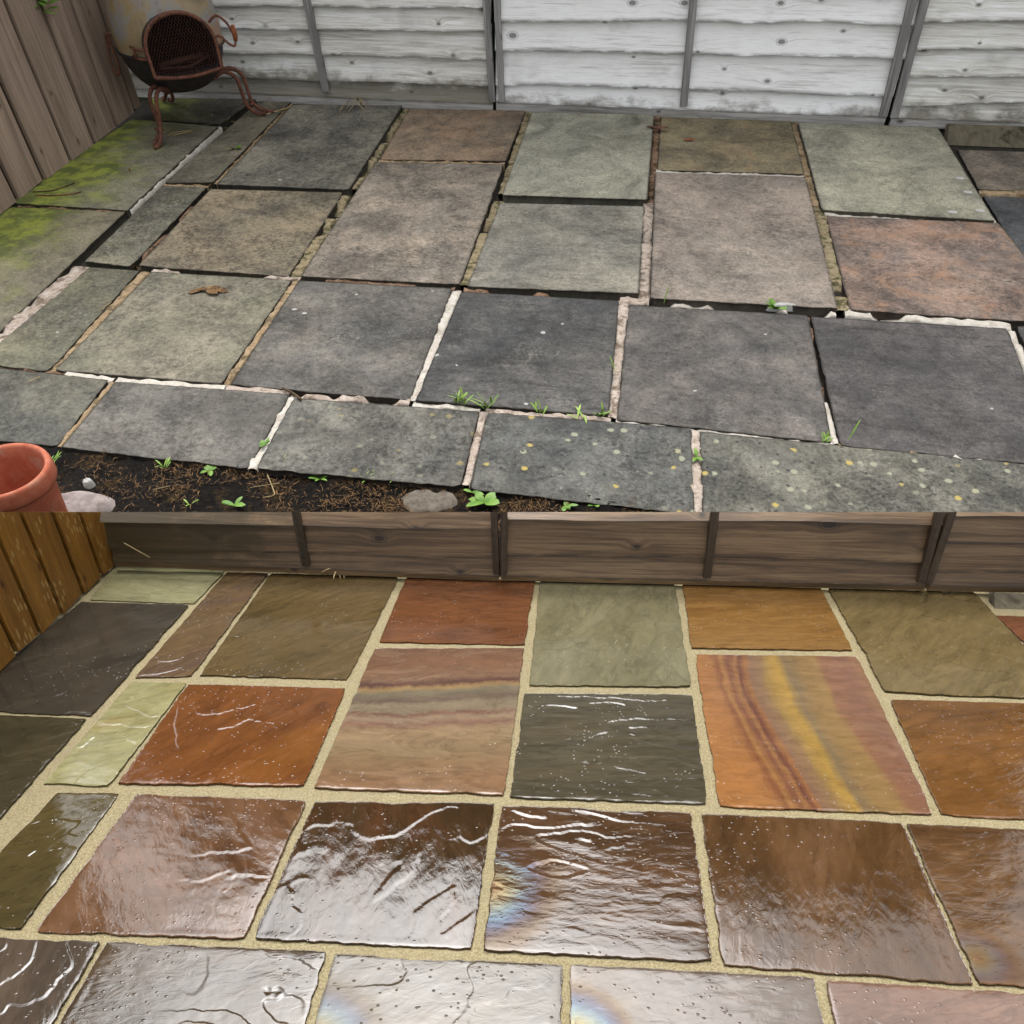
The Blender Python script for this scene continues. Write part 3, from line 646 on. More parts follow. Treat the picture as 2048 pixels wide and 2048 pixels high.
# vertical board fences on the left
def board_fence(wall, name, label, edges, topf, gapmat, boardmat, th=.02, proud=.022, seed=1, back_to=None, nback=0.0, shr=0.0):
    s_all = [e for ed in edges for e in ed]; s0, s1 = min(s_all), max(s_all)
    root = empty(name, wall.pt((s0+s1)/2, 0, 0), label, 'fence')
    rnd = random.Random(seed)
    def one(a, b, n0, n1, mat, nm, zb):
        K = 12; V = []; uv = []
        for i in range(K+1):
            for j, s in enumerate((a, b)):
                zt = topf(s, n1); z = zb+(zt-zb)*i/K
                for nn in (n0, n1):
                    zt = topf(s, nn); z = zb+(zt-zb)*i/K
                    V.append(wall.pt(s+rnd.uniform(-.0012, .0012), z+(rnd.uniform(-.006, .004) if i == 0 else 0), nn)); uv.append((s+nn, z))
        F = []
        for i in range(K):
            q = i*4; r = q+4
            F += [[q+1, q+3, r+3, r+1], [q, r, r+2, q+2], [q, q+1, r+1, r], [q+3, q+2, r+2, r+3]]
        F += [[0, 2, 3, 1], [K*4, K*4+1, K*4+3, K*4+2]]
        return mk(nm, V, F, mat, root, None, uv)
    ed = sorted(edges)
    for (a, b) in ed: one(a+shr, b-shr, nback+proud-th, nback+proud, boardmat, 'board', rnd.uniform(.004, .02))
    for (a, b), (c, d) in zip(ed[:-1], ed[1:]):
        one((a+b)/2+.001, (c+d)/2-.001, nback-.016, nback-.002, gapmat, 'backing_board', .01)
    return root
def s_on(wall, x, y): return wall.px(x, y)[0]
eU = [((770,598),(738,616)), ((732,628),(634,698)), ((622,692),(510,784)), ((500,788),(378,882)), ((368,886),(236,990)), ((224,1002),(88,1104)), ((76,1116),(-40,1205)), ((-55,1216),(-190,1325)), ((-205,1336),(-350,1450))]
KZ = .3623
edU = [tuple(sorted((s_on(LF_U, a*KZ, b*KZ), s_on(LF_U, c*KZ, d*KZ)))) for (a, b), (c, d) in eU]
board_fence(LF_U, 'board_fence', 'upright brown board fence beside the chiminea, mossy at its foot', edU, lambda s, n: 2.2, M['gap_shade_brown'], M['board_brown'], seed=2, shr=.007)

# ------------------------------------------------------------------ chiminea
CX, CY = -2.10, 6.10
ch = empty('chiminea', (CX, CY, 0), 'rusty iron chiminea with an arched mesh door on three curled legs', 'chiminea')
def chim_mat():
    global GAIN; GAIN = 1.35
    m = NT('weathered_iron'); v = m.obj(); n = m.noise(v, 5, 6, .6, .5); n2 = m.noise(v, 22, 7, .7)
    cc = m.ramp(n, [(.30, s2l((96, 88, 72))), (.46, s2l((126, 110, 82))), (.58, s2l((112, 112, 112))), (.72, s2l((142, 104, 62)))])
    cc = m.mix(m.math('MULTIPLY', m.step(n2, .52, .72), .45), cc, s2l((92, 62, 44)))
    m.col(cc); m.set(m.b, Roughness=.6); m.b.inputs['Specular IOR Level'].default_value = .4
    m.bump(n2, .002, .4); GAIN = .36; return m.m
M['iron'] = chim_mat()
DAZ = radians(-62); dn = np.array([cos(DAZ), sin(DAZ), 0]); dt = np.array([-sin(DAZ), cos(DAZ), 0])   # door normal and its width direction
cc0 = np.array([CX, CY, 0])
def door_pt(a, z, r): return cc0+dn*r+dt*a+Z*z
def outline(k=48, sc=1.0):
    pts = []
    hw, zb, zs, za = .208*sc, .345, .45, .625
    for i in range(k):                          # left foot up and over to right foot
        t = i/(k-1)
        th_ = pi*(1-t); x = hw*cos(th_); y = sin(th_)
        pts.append((x*(1+.02*y), zs+(za-zs)*sc*y**.9))
    pts = [(-hw*.99, zb+.03*(1-sc))]+pts+[(hw*.99, zb+.03*(1-sc))]
    for i in range(1, 12):
        t = i/12; pts.append((hw*.99*(1-2*t), zb+.03*(1-sc)-.018*sin(pi*t)))
    return pts
OUT = outline()
def inside(a, z, pts):
    c = False; n = len(pts)
    for i in range(n):
        x1, y1 = pts[i]; x2, y2 = pts[(i+1) % n]
        if (y1 > z) != (y2 > z) and a < (x2-x1)*(z-y1)/(y2-y1)+x1: c = not c
    return c
def lathe(prof, k=72, hole=True):
    prof = smooth_path([(r, z, 0) for r, z in prof], 5); V = []; F = []
    for p in prof:
        for j in range(k):
            an = 2*pi*j/k; V.append((CX+p[0]*cos(an), CY+p[0]*sin(an), p[1]))
    for i in range(len(prof)-1):
        for j in range(k):
            f = [i*k+j, i*k+(j+1) % k, (i+1)*k+(j+1) % k, (i+1)*k+j]
            if hole:
                c = np.mean([V[q] for q in f], 0)-cc0
                if c.dot(dn) > 0 and inside(c.dot(dt), c[2], outline(sc=.95)): continue
            F.append(f)
    return V, F
V, F = lathe([(.02,.185),(.10,.188),(.19,.215),(.26,.275),(.305,.35),(.318,.412)]); mk('bowl', V, F, M['iron_black'], ch, smooth=True)
V, F = lathe([(.324,.410),(.328,.46),(.326,.53),(.31,.62),(.275,.73),(.20,.82),(.125,.885),(.10,.95),(.095,1.1),(.092,1.4),(.09,1.62),(.11,1.64)]); mk('dome', V, F, M['iron'], ch, smooth=True)
V, F = lathe([(.02,.20),(.18,.235),(.25,.29),(.295,.36),(.31,.43),(.31,.52),(.295,.61),(.25,.72),(.15,.84)]); mk('liner', V, F, M['soot'], ch, smooth=True)
mb = MB(); mb.tube([(CX+.328*cos(t), CY+.328*sin(t), .412) for t in np.linspace(DAZ+.62, DAZ+2*pi-.62, 80)], .008, 6); mb.build('seam_band', M['iron_black'], ch, True)
# door: collar, rim, mesh
k = len(OUT); V = []; F = []
for (r, sc) in ((.20, 1), (.355, 1), (.362, 1.05), (.37, 1.0), (.365, .95), (.25, .95)):
    V += [door_pt(a*sc, .44+(z-.44)*sc, r-.05*max(0, z-.42)) for a, z in OUT]
F = [[i*k+j, i*k+(j+1) % k, (i+1)*k+(j+1) % k, (i+1)*k+j] for i in range(5) for j in range(k)]
mk('door_collar', V, F, M['iron_black'], ch, smooth=True)
mb = MB(); mb.tube([door_pt(a*1.0, .44+(z-.44)*1.0, .372-.05*max(0, z-.42)) for a, z in OUT+OUT[:1]], .011, 6, False)
door = mb.build('door', M['rust'], ch, True)
mb = MB(); O95 = [(a*.98, .44+(z-.44)*.98) for a, z in OUT]
for sgn in (1, -1):
    for c0 in np.arange(-.62, .62, .0185):
        seg = []
        for t in np.linspace(-.36, .36, 100):
            a = c0+sgn*t*.62; z = .45+t
            if inside(a, z, O95): seg.append(door_pt(a, z, .368-.05*max(0, z-.42)+.012*(1-(a/.2)**2)+sgn*.0012))
            elif len(seg) > 1: mb.tube(seg[::3]+[seg[-1]], .0015, 4, False); seg = []
            else: seg = []
        if len(seg) > 1: mb.tube(seg[::3]+[seg[-1]], .0015, 4, False)
tag(mb.build('mesh_screen', M['rust_dark'], door, True), kind='stuff')
mb = MB()
mb.tube([door_pt(-.15, .38, .29), door_pt(0, .395, .30), door_pt(.15, .39, .26)], .014, 6); mb.tube([door_pt(-.12, .36, .2), door_pt(.14, .39, .24)], .018, 6); mb.tube([door_pt(-.16, .375, .33), door_pt(.02, .365, .34), door_pt(.16, .40, .31)], .008, 6)
mb.build('fire_wood', M['rust_dark'], ch, True)
# hinge bracket left of the door, latch handle on its right
mb = MB()
for z in (.425, .47): mb.tube([door_pt(-.27, z, .20), door_pt(-.25, z, .295), door_pt(-.2, z, .35)], .007, 5)
mb.tube([door_pt(-.262, .415, .25), door_pt(-.262, .48, .25)], .009, 6); mb.tube([door_pt(-.21, .41, .335), door_pt(-.21, .485, .335)], .009, 6)
mb.build('hinge', M['rust'], ch, True)
mb = MB(); mb.tube(smooth_path([door_pt(.19, .57, .40), door_pt(.235, .60, .43), door_pt(.285, .56, .44), door_pt(.31, .49, .44), door_pt(.30, .455, .44), door_pt(.27, .465, .43), door_pt(.235, .50, .41), door_pt(.205, .50, .395)]), .007, 6); hd = mb.build('handle', M['rust'], ch, True)
mb = MB(); mb.tube([door_pt(.312, .475, .44), door_pt(.316, .50, .44), door_pt(.314, .55, .442)], [.012, .016, .012], 8); mb.build('grip', M['rust_orange'], hd, True)
sa = DAZ-radians(118)
def rp(az, r, z, off=0): return cc0+np.array([cos(az), sin(az), 0])*r+np.array([-sin(az), cos(az), 0])*off+Z*z
mb = MB(); mb.tube(smooth_path([rp(sa, .33, .45), rp(sa, .385, .465), rp(sa, .40, .41), rp(sa+.06, .41, .33), rp(sa+.14, .385, .275), rp(sa+.16, .36, .31), rp(sa+.1, .365, .39), rp(sa+.03, .375, .45)]), .009, 6); mb.build('ring_handle', M['rust'], ch, True)
for az in (math.atan2(5.585-CY, -2.225-CX), math.atan2(6.189-CY, -1.672-CX), math.atan2(6.492-CY, -2.372-CX)):
    mb = MB()
    for off, k in ((-.022, .94), (.022, 1.04)):
        mb.tube(smooth_path([rp(az, .20, .225, off), rp(az, .30*k, .262, off*1.3), rp(az, .372*k, .225, off*1.5), rp(az, .385*k, .15, off*1.2), rp(az, .395*k, .085, off*.6), rp(az, .43*k, .04, off*.9), rp(az, .49*k, .016, off*1.1), rp(az, .515*k, .018, off*.5)]), .0125, 7)
    mb.tube([rp(az, .40, .075, -.03), rp(az, .415, .07, 0), rp(az, .40, .075, .03)], .008, 6)
    mb.build('leg', M['rust'], ch, True)

# ------------------------------------------------------------------ terracotta pot
PC = U(3, 940, .25); pr = .148
pz0 = -.04
pot_e = empty('flower_pot', (PC[0], PC[1], pz0), 'terracotta flower pot, empty, standing in the soil at the left edge', 'flower pot')
def ring_lathe(prof, k=64):
    V = []; F = []
    for r, z in prof:
        for j in range(k): V.append((PC[0]+r*cos(2*pi*j/k), PC[1]+r*sin(2*pi*j/k), z))
    for i in range(len(prof)-1):
        for j in range(k): F.append([i*k+j, i*k+(j+1) % k, (i+1)*k+(j+1) % k, (i+1)*k+j])
    return V, F
V, F = ring_lathe([(0, pz0), (pr*.66, pz0), (pr*.70, .02), (pr*.80, .12), (pr*.87, .188), (pr*.885, .20), (pr*.87, .205)]); mk('body', V, F, M['terracotta'], pot_e, smooth=True)
V, F = ring_lathe([(pr*.86, .19), (pr*.955, .192), (pr*.985, .20), (pr, .215), (pr, .238), (pr*.985, .247), (pr*.95, .252), (pr*.89, .25), (pr*.855, .243), (pr*.84, .22), (pr*.80, .17), (pr*.79, .165), (pr*.72, .08), (pr*.66, .0), (0, .0)]); mk('rim', V, F, M['terracotta'], pot_e, smooth=True)

# ------------------------------------------------------------------ weeds, litter
def leafblade(mb, p, az, ln, wd, lift, droop, seg=5):
    d = np.array([cos(az), sin(az), 0]); s = np.array([-sin(az), cos(az), 0]); V = []
    for i in range(seg+1):
        t = i/seg; c = p+d*ln*t*cos(lift)+Z*(ln*sin(lift)*t-droop*ln*t*t); ww = wd*(.25+1.9*t*(1-t)*2)*(1 if i < seg else .1)*.5
        V += [c-s*ww, c+s*ww+Z*wd*.08]
    mb.add(V, [[2*i, 2*i+1, 2*i+3, 2*i+2] for i in range(seg)])
def weed(x, y, label, z=.0, n=6, ln=.06, wd=.0065, kind='grass', lift=1.1, mat=None, seed=None, name=None, cat='weed', droop=.3):
    r = random.Random(seed or int(x*13+y)); p = U(x, y, z); mb = MB()
    for i in range(n):
        q = p+np.array([r.uniform(-1, 1), r.uniform(-1, 1), 0])*ln*(.22 if kind == 'grass' else .05)
        leafblade(mb, q, r.uniform(0, 2*pi), ln*r.uniform(.6, 1.15), wd*r.uniform(.8, 1.2), lift*r.uniform(.7, 1.15), droop)
    o = mb.build(name or ('grass_tuft' if kind == 'grass' else 'broadleaf_weed'), M[mat or ('grassblade' if kind == 'grass' else 'leaf')], None, True)
    return tag(o, label, cat)
T = 'grass'
weed(920, 805, 'bushy grass tuft in the joint between the two dark middle slabs', n=16, ln=.09, seed=1)
weed(975, 815, 'thin long grass blades right of the bushy joint tuft', n=9, ln=.10, seed=2)
weed(1080, 826, 'short pale grass tuft in the middle of the front joint', n=8, ln=.07, seed=3)
weed(1160, 834, 'single leaning grass blades lying along the front joint', n=4, ln=.09, lift=.4, seed=4)
weed(1200, 832, 'small grass tuft at the foot of the pale upright joint', n=7, ln=.06, seed=5)
weed(1230, 745, 'fine grass growing up the pale upright joint', n=5, ln=.09, seed=6)
weed(1650, 884, 'grass tuft at the lower end of the black joint', n=9, ln=.06, seed=7)
weed(1707, 890, 'lone tall grass blade on the dark right slab', n=1, ln=.12, lift=1.4, seed=8)
weed(1328, 606, 'lone grass blade at the front of the large mauve slab', n=1, ln=.10, lift=1.4, seed=9)
weed(1552, 618, 'bright broad-leaved weed in the joint before the mauve slab', kind='b', n=9, ln=.07, wd=.03, lift=.8, seed=10)
weed(471, 300, 'small bright weed in the narrow slab behind', kind='b', n=5, ln=.08, wd=.02, lift=.7, seed=11)
weed(530, 890, 'small leafy weed growing on the white joint', kind='b', n=6, ln=.04, wd=.012, lift=.6, seed=12)
weed(1392, 915, 'small leafy weed on the pinkish front joint', kind='b', n=5, ln=.045, wd=.014, lift=.6, seed=13)
weed(715, 205, 'dry straw tuft hanging from the foot of the pale fence', z=.04, n=16, ln=.22, wd=.006, mat='straw', name='straw_tuft', cat='straw', lift=.5, droop=.9, seed=14)
SZ = -.03
for i, (x, y, n, ln, wd, kd, lb) in enumerate([(105, 925, 16, .06, .004, T, 'grass clump beside the terracotta pot'), (330, 935, 8, .05, .005, T, 'thin grass in the soil at the left'), (420, 940, 5, .05, .018, 'b', 'pair of young leaves in the soil below the first front slab'),
    (640, 958, 7, .055, .01, 'b', 'low strap-leaved weed at the soil edge'), (735, 958, 12, .06, .004, T, 'upright grass clump before the third front slab'), (795, 960, 9, .05, .005, T, 'small grass clump left of the dark front joint'),
    (968, 1005, 6, .085, .028, 'b', 'largest bright weed with long broad leaves in the soil'), (945, 985, 4, .05, .014, 'b', 'small weed just behind the largest bright weed'), (1130, 1012, 5, .05, .014, 'b', 'low weed right of the dry moss'),
    (1192, 1008, 4, .05, .016, 'b', 'upright two-leaved weed near the last front slab'), (560, 930, 5, .05, .004, T, 'wispy grass at the foot of the white joint'), (470, 1012, 6, .05, .014, 'b', 'low weed at the bottom edge of the soil'), (378, 1005, 4, .06, .006, T, 'short grass near the pinkish stone'), (1300, 1018, 3, .04, .014, 'b', 'tiny weed at the right end of the soil')]):
    weed(x, y, lb, z=SZ+.012, n=n, ln=ln, wd=wd, kind=kd, seed=40+i, lift=.9 if kd == T else .55)
# climbing leaves through the gap of the left fence
mb = MB(); r = random.Random(5); q0 = LF_U.pt(*LF_U.px(85, 12, .03), .03)
for i in range(11): leafblade(mb, q0+np.array([r.uniform(-.03, .03), r.uniform(-.03, .03), r.uniform(-.02, .06)]), r.uniform(-2.4, .8), r.uniform(.05, .09), .035, r.uniform(-.2, .7), .3)
mb.tube([LF_U.pt(*LF_U.px(85, 20, .01), .012), q0], .003, 5)
tag(mb.build('climbing_plant', M['leaf'], None, True), 'bright green leaves poking through the brown board fence at top', 'plant')
def twig(pts, label, r=.004, z=.008, mat='twig', name='twig', cat='twig'):
    mb = MB(); mb.tube(smooth_path([U(x, y, z) for x, y in pts], 4), r, 5); tag(mb.build(name, M[mat], None, True), label, cat)
twig([(66, 384), (100, 382), (128, 374), (149, 366)], 'thin dark twig on the mossy slab near the left fence')
twig([(70, 391), (110, 391), (146, 388), (163, 384)], 'longer reddish twig just below the thin dark twig', mat='rust')
twig([(520, 232), (555, 222), (590, 211)], 'pale stick leading away from the right chiminea foot', mat='straw')
twig([(335, 272), (350, 265), (385, 261), (345, 271)], 'looped straw by the front chiminea foot', mat='straw', name='straw', cat='straw', r=.003)
twig([(565, 776), (585, 786), (602, 799)], 'short dark twig across the top of the white joint', r=.006)
twig([(197, 622), (222, 605)], 'fine pale straw on the tan joint', mat='straw', name='straw', cat='straw', r=.0018)
twig([(54, 765), (80, 754)], 'fine pale straw on the front left slab', mat='straw', name='straw', cat='straw', r=.002)
twig([(535, 950), (545, 975), (548, 990), (525, 995)], 'curled pale root lying on the soil', mat='straw', name='root', cat='root', r=.002, z=-.01)
twig([(310, 978), (340, 972)], 'straight pale straw on the dark soil', mat='straw', name='straw', cat='straw', r=.0018, z=-.01)
twig([(500, 975), (560, 966)], 'long thin straw across the soil', mat='straw', name='straw', cat='straw', r=.0016, z=-.01)
mb = MB(); r = random.Random(31)
for i in range(46):
    p = U(r.uniform(345, 600), r.uniform(196, 262), .004)
    if r.random() < .5: p = BF_U.pt(r.uniform(-1.2, 3.2), 0, r.uniform(.07, .2)) + Z*.006
    leafblade(mb, p, r.uniform(0, 2*pi), r.uniform(.02, .12), .004, .03, .0, 2)
tag(mb.build('straw_litter', M['straw'], None), 'scattered bits of dry straw along the foot of the fence', 'straw', kind='stuff')
# curled dead leaf
mb = MB(); p = U(412, 582, .003); rr = random.Random(2)
for i in range(7): leafblade(mb, p+np.array([rr.uniform(-.03, .05), rr.uniform(-.02, .02), .0015*i]), rr.uniform(-.5, .9)+(pi if i % 2 else 0), .07, .035, .12, .16)
tag(mb.build('dead_leaf', M['deadleaf'], None, True), 'curled brown dead leaf on the left middle slab', 'leaf')
mb = MB(); p = U(1315, 258, .006)
for i in range(4): leafblade(mb, p+np.array([rr.uniform(-.02, .02), rr.uniform(-.02, .02), .004*i]), rr.uniform(-.6, .9)+(pi if i % 2 else 0), .07, .035, .25, .1)
tag(mb.build('dead_leaf', M['rust'], None, True), 'small red-brown dead leaf in the joint near the fence', 'leaf')
mb = MB(); leafblade(mb, U(1368, 280, .006), .1, .07, .03, .1, .1); tag(mb.build('dead_leaf', M['rust_orange'], None, True), 'orange fallen leaf on the olive back slab', 'leaf')
def lump(x, y, rx, ry, h, mat, name, label, cat, z=0.0, seed=0, n=14):
    c = U(x, y, z); V = []; F = []
    for i in range(n+1):
        for j in range(2*n):
            a = 2*pi*j/(2*n); t = i/n; k = 1+.16*float(fbm(np.array(cos(a)*1.3), np.array(sin(a)*1.3), seed, 3))
            hh = h*(1-t**4)*(1+.35*float(fbm(np.array(t*cos(a)*2.5), np.array(t*sin(a)*2.5), seed+9, 3)))
            V.append((c[0]+rx*t*k*cos(a), c[1]+ry*t*k*sin(a), z+hh-(.02*t**8 if h > .01 else 0)))
    for i in range(n):
        for j in range(2*n): F.append([i*2*n+j, (i+1)*2*n+j, (i+1)*2*n+(j+1) % (2*n), i*2*n+(j+1) % (2*n)])
    return tag(mk(name, V, F, M[mat], None, smooth=True), label, cat)
lump(150, 1012, .15, .09, .022, 'pinkstone', 'concrete_lump', 'pinkish concrete lump in the soil next to the pot', 'rubble', -.03, 3)
lump(860, 1002, .12, .09, .018, 'greystone', 'concrete_lump', 'grey concrete lump in the soil before the dark front joint', 'rubble', -.03, 5)
lump(178, 968, .022, .02, .02, 'pebble', 'stone', 'pale grey stone in the black soil', 'stone', -.02, 8, 8)
lump(1566, 612, .075, .016, .012, 'pebble', 'mortar_chip', 'loose white mortar chip on the front edge of the mauve slab', 'mortar', .006, 17, 8)
PB = [(1920, 356, 'white lichen spot high on the right edge of the pale corner slab'), (1936, 384, 'white lichen spot second down the right edge of the pale corner slab'), (1960, 421, 'largest white lichen spot by the corner of the pale slab'), (1905, 424, 'white lichen spot at the front of the pale corner slab'), (589, 619, 'right-hand white pebble on the slab with grey streaks'), (609, 627, 'left-hand white pebble on the slab with grey streaks'), (913, 732, 'white pebble at the left of the darkest slab'), (865, 583, 'white fleck near the top right of the third slab'), (1531, 669, 'white fleck upper right on the dark mauve slab'),
      (1390, 782, 'pale fleck at the left of the dark mauve slab'), (1125, 648, 'pale fleck in the middle of the darkest slab'), (260, 342, 'small dark clod on the mossy slab'), (115, 665, 'white fleck on the left slab beside the tan joint'), (1983, 818, 'pale fleck at the lower right of the last dark slab')]
for i, (x, y, lb) in enumerate(PB):
    s = .020 if i < 4 else .010 if i < 7 else .006
    lump(x, y, s*1.3, s, .003 if i < 4 else .004 if 'clod' not in lb else .015, 'pebble' if 'clod' not in lb else 'deadleaf', 'lichen' if i < 4 else 'pebble' if 'clod' not in lb else 'clod', lb, 'lichen' if i < 4 else 'pebble' if 'clod' not in lb else 'clod', .0142 if i < 4 else .002, 70+i, 6)
# dry moss and fine litter on the soil: too many to count
mb = MB(); r = random.Random(9)
for i in range(11000):
    x = r.uniform(-2.1, 1.0); yf = float(np.interp(x, fx, fy)); y = yf-.02-abs(r.gauss(0, .16)); p = np.array([x, y, 0])
    if y < 1.85 or not behind_low(p): continue
    dens = float(fbm(np.array(x*4.0), np.array(y*4.0), 88, 3))
    if dens < r.uniform(-.25, .35): continue
    zz = soil_z(x, y); leafblade(mb, np.array([x, y, zz-.002]), r.uniform(0, 2*pi), r.uniform(.012, .045), .0024, r.uniform(.1, 1.2), .3, 2)
tag(mb.build('dry_moss', M['deadleaf'], None), 'brown dry moss and litter covering the soil strip', 'moss', kind='stuff')

# ------------------------------------------------------------------ the new patio (sloping towards its low fence)
def lowbed():
    n1, n2 = 200, 150
    TL, TR, BR, BL = L(150, 1100, 0), L(2600, 1196, 0), L(3000, 2500, 0), L(-1300, 2420, 0)
    u, v = np.meshgrid(np.linspace(0, 1, n1), np.linspace(0, 1, n2))
    TL = L(175, 1128); BL = LFL.pt(1.75, 0, -.03); TL = LFL.pt(-.06, 0, -.03)
    TR = BF_L.pt(4.2, 0, -.03); BR = L(4300, 2700)
    g = TL*((1-u)*(1-v))[..., None]+TR*(u*(1-v))[..., None]+BR*(u*v)[..., None]+BL*((1-u)*v)[..., None]
    h = -.0045+.0010*fbm(u*90, v*60, 301, 3)
    top = (g+h[..., None]*NL).reshape(-1, 3); idx = np.arange(n1*n2).reshape(n2, n1)
    F = np.stack([idx[:-1, :-1], idx[1:, :-1], idx[1:, 1:], idx[:-1, 1:]], -1).reshape(-1, 4).tolist()
    ring = np.concatenate([idx[0, :], idx[1:, -1], idx[-1, -2::-1], idx[-2:0:-1, 0]]); n = len(ring); b0 = len(top)
    V = np.concatenate([top, np.stack([top[ring][:, 0], top[ring][:, 1], np.full(n, GZ+.004)], -1)])
    for i in range(n): F.append([ring[i], b0+i, b0+(i+1) % n, ring[(i+1) % n]])
    F.append([b0+i for i in range(n)])
    return mk('patio', V, F, M['grout'], None, smooth=True)
newp = lowbed(); tag(newp, 'clean wet patio of coloured sandstone slabs with sandy joints', kind='structure')
WET = [
 ('a', [(236,1130),(448,1144),(386,1207),(180,1198)], [(.3,(150,146,104)),(.5,(172,166,122)),(.7,(160,150,100))], dict(rough=.12), {}),
 ('b', [(160,1205),(377,1211),(183,1431),(-110,1418)], [(.3,(66,61,52)),(.5,(80,73,61)),(.7,(92,80,66))], dict(ang=.7), {}),
 ('c', [(452,1144),(536,1147),(386,1351),(268,1356)], [(.3,(112,90,58)),(.5,(128,102,68)),(.7,(112,88,76))], dict(ang=.7), {}),
 ('d', [(261,1363),(372,1367),(219,1572),(85,1567)], [(.28,(170,140,74)),(.42,(176,168,112)),(.58,(186,180,128)),(.74,(176,130,58))], dict(ang=.4, rough=.10), {}),
 ('e', [(-130,1426),(174,1438),(-62,1704),(-420,1680)], [(.3,(62,58,40)),(.5,(82,74,52)),(.7,(94,84,60))], dict(ang=.5), {}),
 ('f', [(112,1586),(238,1586),(46,1858),(-138,1848)], [(.3,(74,66,36)),(.5,(98,84,46)),(.7,(106,90,48))], dict(ang=.6), {}),
 ('g', [(275,1588),(613,1602),(487,1878),(69,1864)], [(.3,(92,58,38)),(.5,(122,80,52)),(.7,(138,96,72))], dict(ang=2.2, aniso=2.2), {}),
 ('h', [(632,1604),(988,1606),(942,1899),(505,1878)], [(.3,(62,46,30)),(.5,(80,58,34)),(.7,(100,62,34))], dict(ang=1.9, aniso=3), dict(ledge=.55, ang=1.9)),
 ('i', [(1005,1611),(1381,1625),(1423,1925),(966,1901)], [(.3,(74,52,32)),(.5,(96,68,42)),(.7,(108,76,48))], dict(ang=.1, aniso=4, film=300), dict(ledge=.62, ang=.1, aniso=3.4, film_at=(0,.6,.42))),
 ('j', [(1403,1628),(1802,1645),(1948,1970),(1445,1931)], [(.3,(84,56,32)),(.5,(108,72,42)),(.7,(128,88,58))], dict(ang=1.3, aniso=3), dict(ledge=.35, ang=1.3)),
 ('k', [(1812,1648),(2220,1668),(2480,1995),(1958,1972)], [(.3,(86,58,32)),(.5,(114,80,44)),(.7,(150,112,74))], dict(ang=.1, aniso=3, film=300), dict(film_at=(.05,.85,.2))),
 ('l', [(-140,1869),(202,1884),(60,2120),(-350,2100)], [(.3,(74,64,54)),(.5,(94,80,66)),(.7,(108,92,76))], dict(ang=1.9), {}),
 ('m', [(217,1884),(653,1903),(585,2130),(75,2122)], [(.3,(72,58,42)),(.5,(94,76,54)),(.7,(104,88,66))], dict(ang=.2), dict(ledge=.8)),
 ('n', [(671,1908),(1124,1930),(1122,2150),(600,2132)], [(.3,(88,74,56)),(.5,(104,90,70)),(.7,(114,100,78))], dict(ang=.2, drops=.6, film=330, ior=1.47), dict(film_at=(0,.9,.35))),
 ('o', [(1141,1928),(1627,1955),(1672,2170),(1141,2150)], [(.3,(100,84,70)),(.5,(122,104,88)),(.7,(132,116,100))], dict(ang=.2, drops=.6, film=330), dict(film_at=(0,.8,.3))),
 ('p', [(1649,1961),(2470,2012),(2560,2200),(1698,2170)], [(.3,(120,88,70)),(.5,(148,112,90)),(.7,(160,126,104))], dict(ang=.2), {}),
 ('q', [(545,1147),(797,1154),(694,1358),(400,1350)], [(.3,(94,78,44)),(.5,(118,96,56)),(.7,(128,106,70))], dict(ang=.7), {}),
 ('r', [(377,1368),(691,1377),(606,1572),(236,1567)], [(.3,(106,56,24)),(.5,(138,76,34)),(.7,(150,86,34))], dict(ang=.9, aniso=2), dict(ang=.9)),
 ('s', [(814,1155),(1069,1161),(1049,1289),(760,1283)], [(.3,(106,60,34)),(.5,(132,76,44)),(.7,(144,84,44))], dict(ang=.02, aniso=4), {}),
 ('t', [(751,1297),(1048,1296),(1007,1590),(629,1576)], None, {}, dict(ledge=.4)),
 ('u', [(1081,1162),(1348,1168),(1382,1373),(1060,1370)], [(.3,(126,118,82)),(.5,(144,136,100)),(.7,(154,146,112))], dict(ang=1.3, aniso=2, rough=.12, flake=.12), {}),
 ('v', [(1050,1388),(1382,1389),(1415,1608),(1021,1595)], [(.3,(78,70,54)),(.5,(94,86,66)),(.7,(110,98,74))], dict(ang=.05, aniso=6), dict(ang=.05, aniso=4)),
 ('w', [(1366,1169),(1640,1176),(1705,1300),(1383,1295)], [(.3,(134,92,34)),(.5,(158,114,52)),(.7,(166,124,66))], dict(ang=.1, aniso=5), {}),
 ('x', [(1390,1309),(1712,1314),(1868,1629),(1440,1613)], None, {}, dict(ledge=.4)),
 ('y', [(1657,1177),(1945,1183),(2152,1399),(1772,1385)], [(.3,(112,94,54)),(.5,(134,114,70)),(.7,(144,122,78))], dict(ang=.8, rough=.10, flake=.15), dict(ledge=.5)),
 ('z', [(1781,1400),(2158,1411),(2340,1656),(1884,1629)], [(.3,(108,66,28)),(.5,(134,84,38)),(.7,(146,92,44))], dict(ang=.3), {}),
 ('bb', [(2172,1412),(2560,1424),(2800,1670),(2356,1657)], [(.3,(96,84,54)),(.5,(118,104,66)),(.7,(128,112,76))], dict(ang=.3), {}),
 ('cc', [(2236,1670),(2640,1690),(2960,2020),(2496,1998)], [(.3,(82,62,44)),(.5,(104,80,56)),(.7,(120,94,66))], dict(ang=.3), {}),
 ('aa', [(1992,1232),(2400,1246),(2560,1372),(2130,1360)], [(.3,(112,62,40)),(.5,(132,76,50)),(.7,(140,84,58))], dict(ang=.3), {}),
]
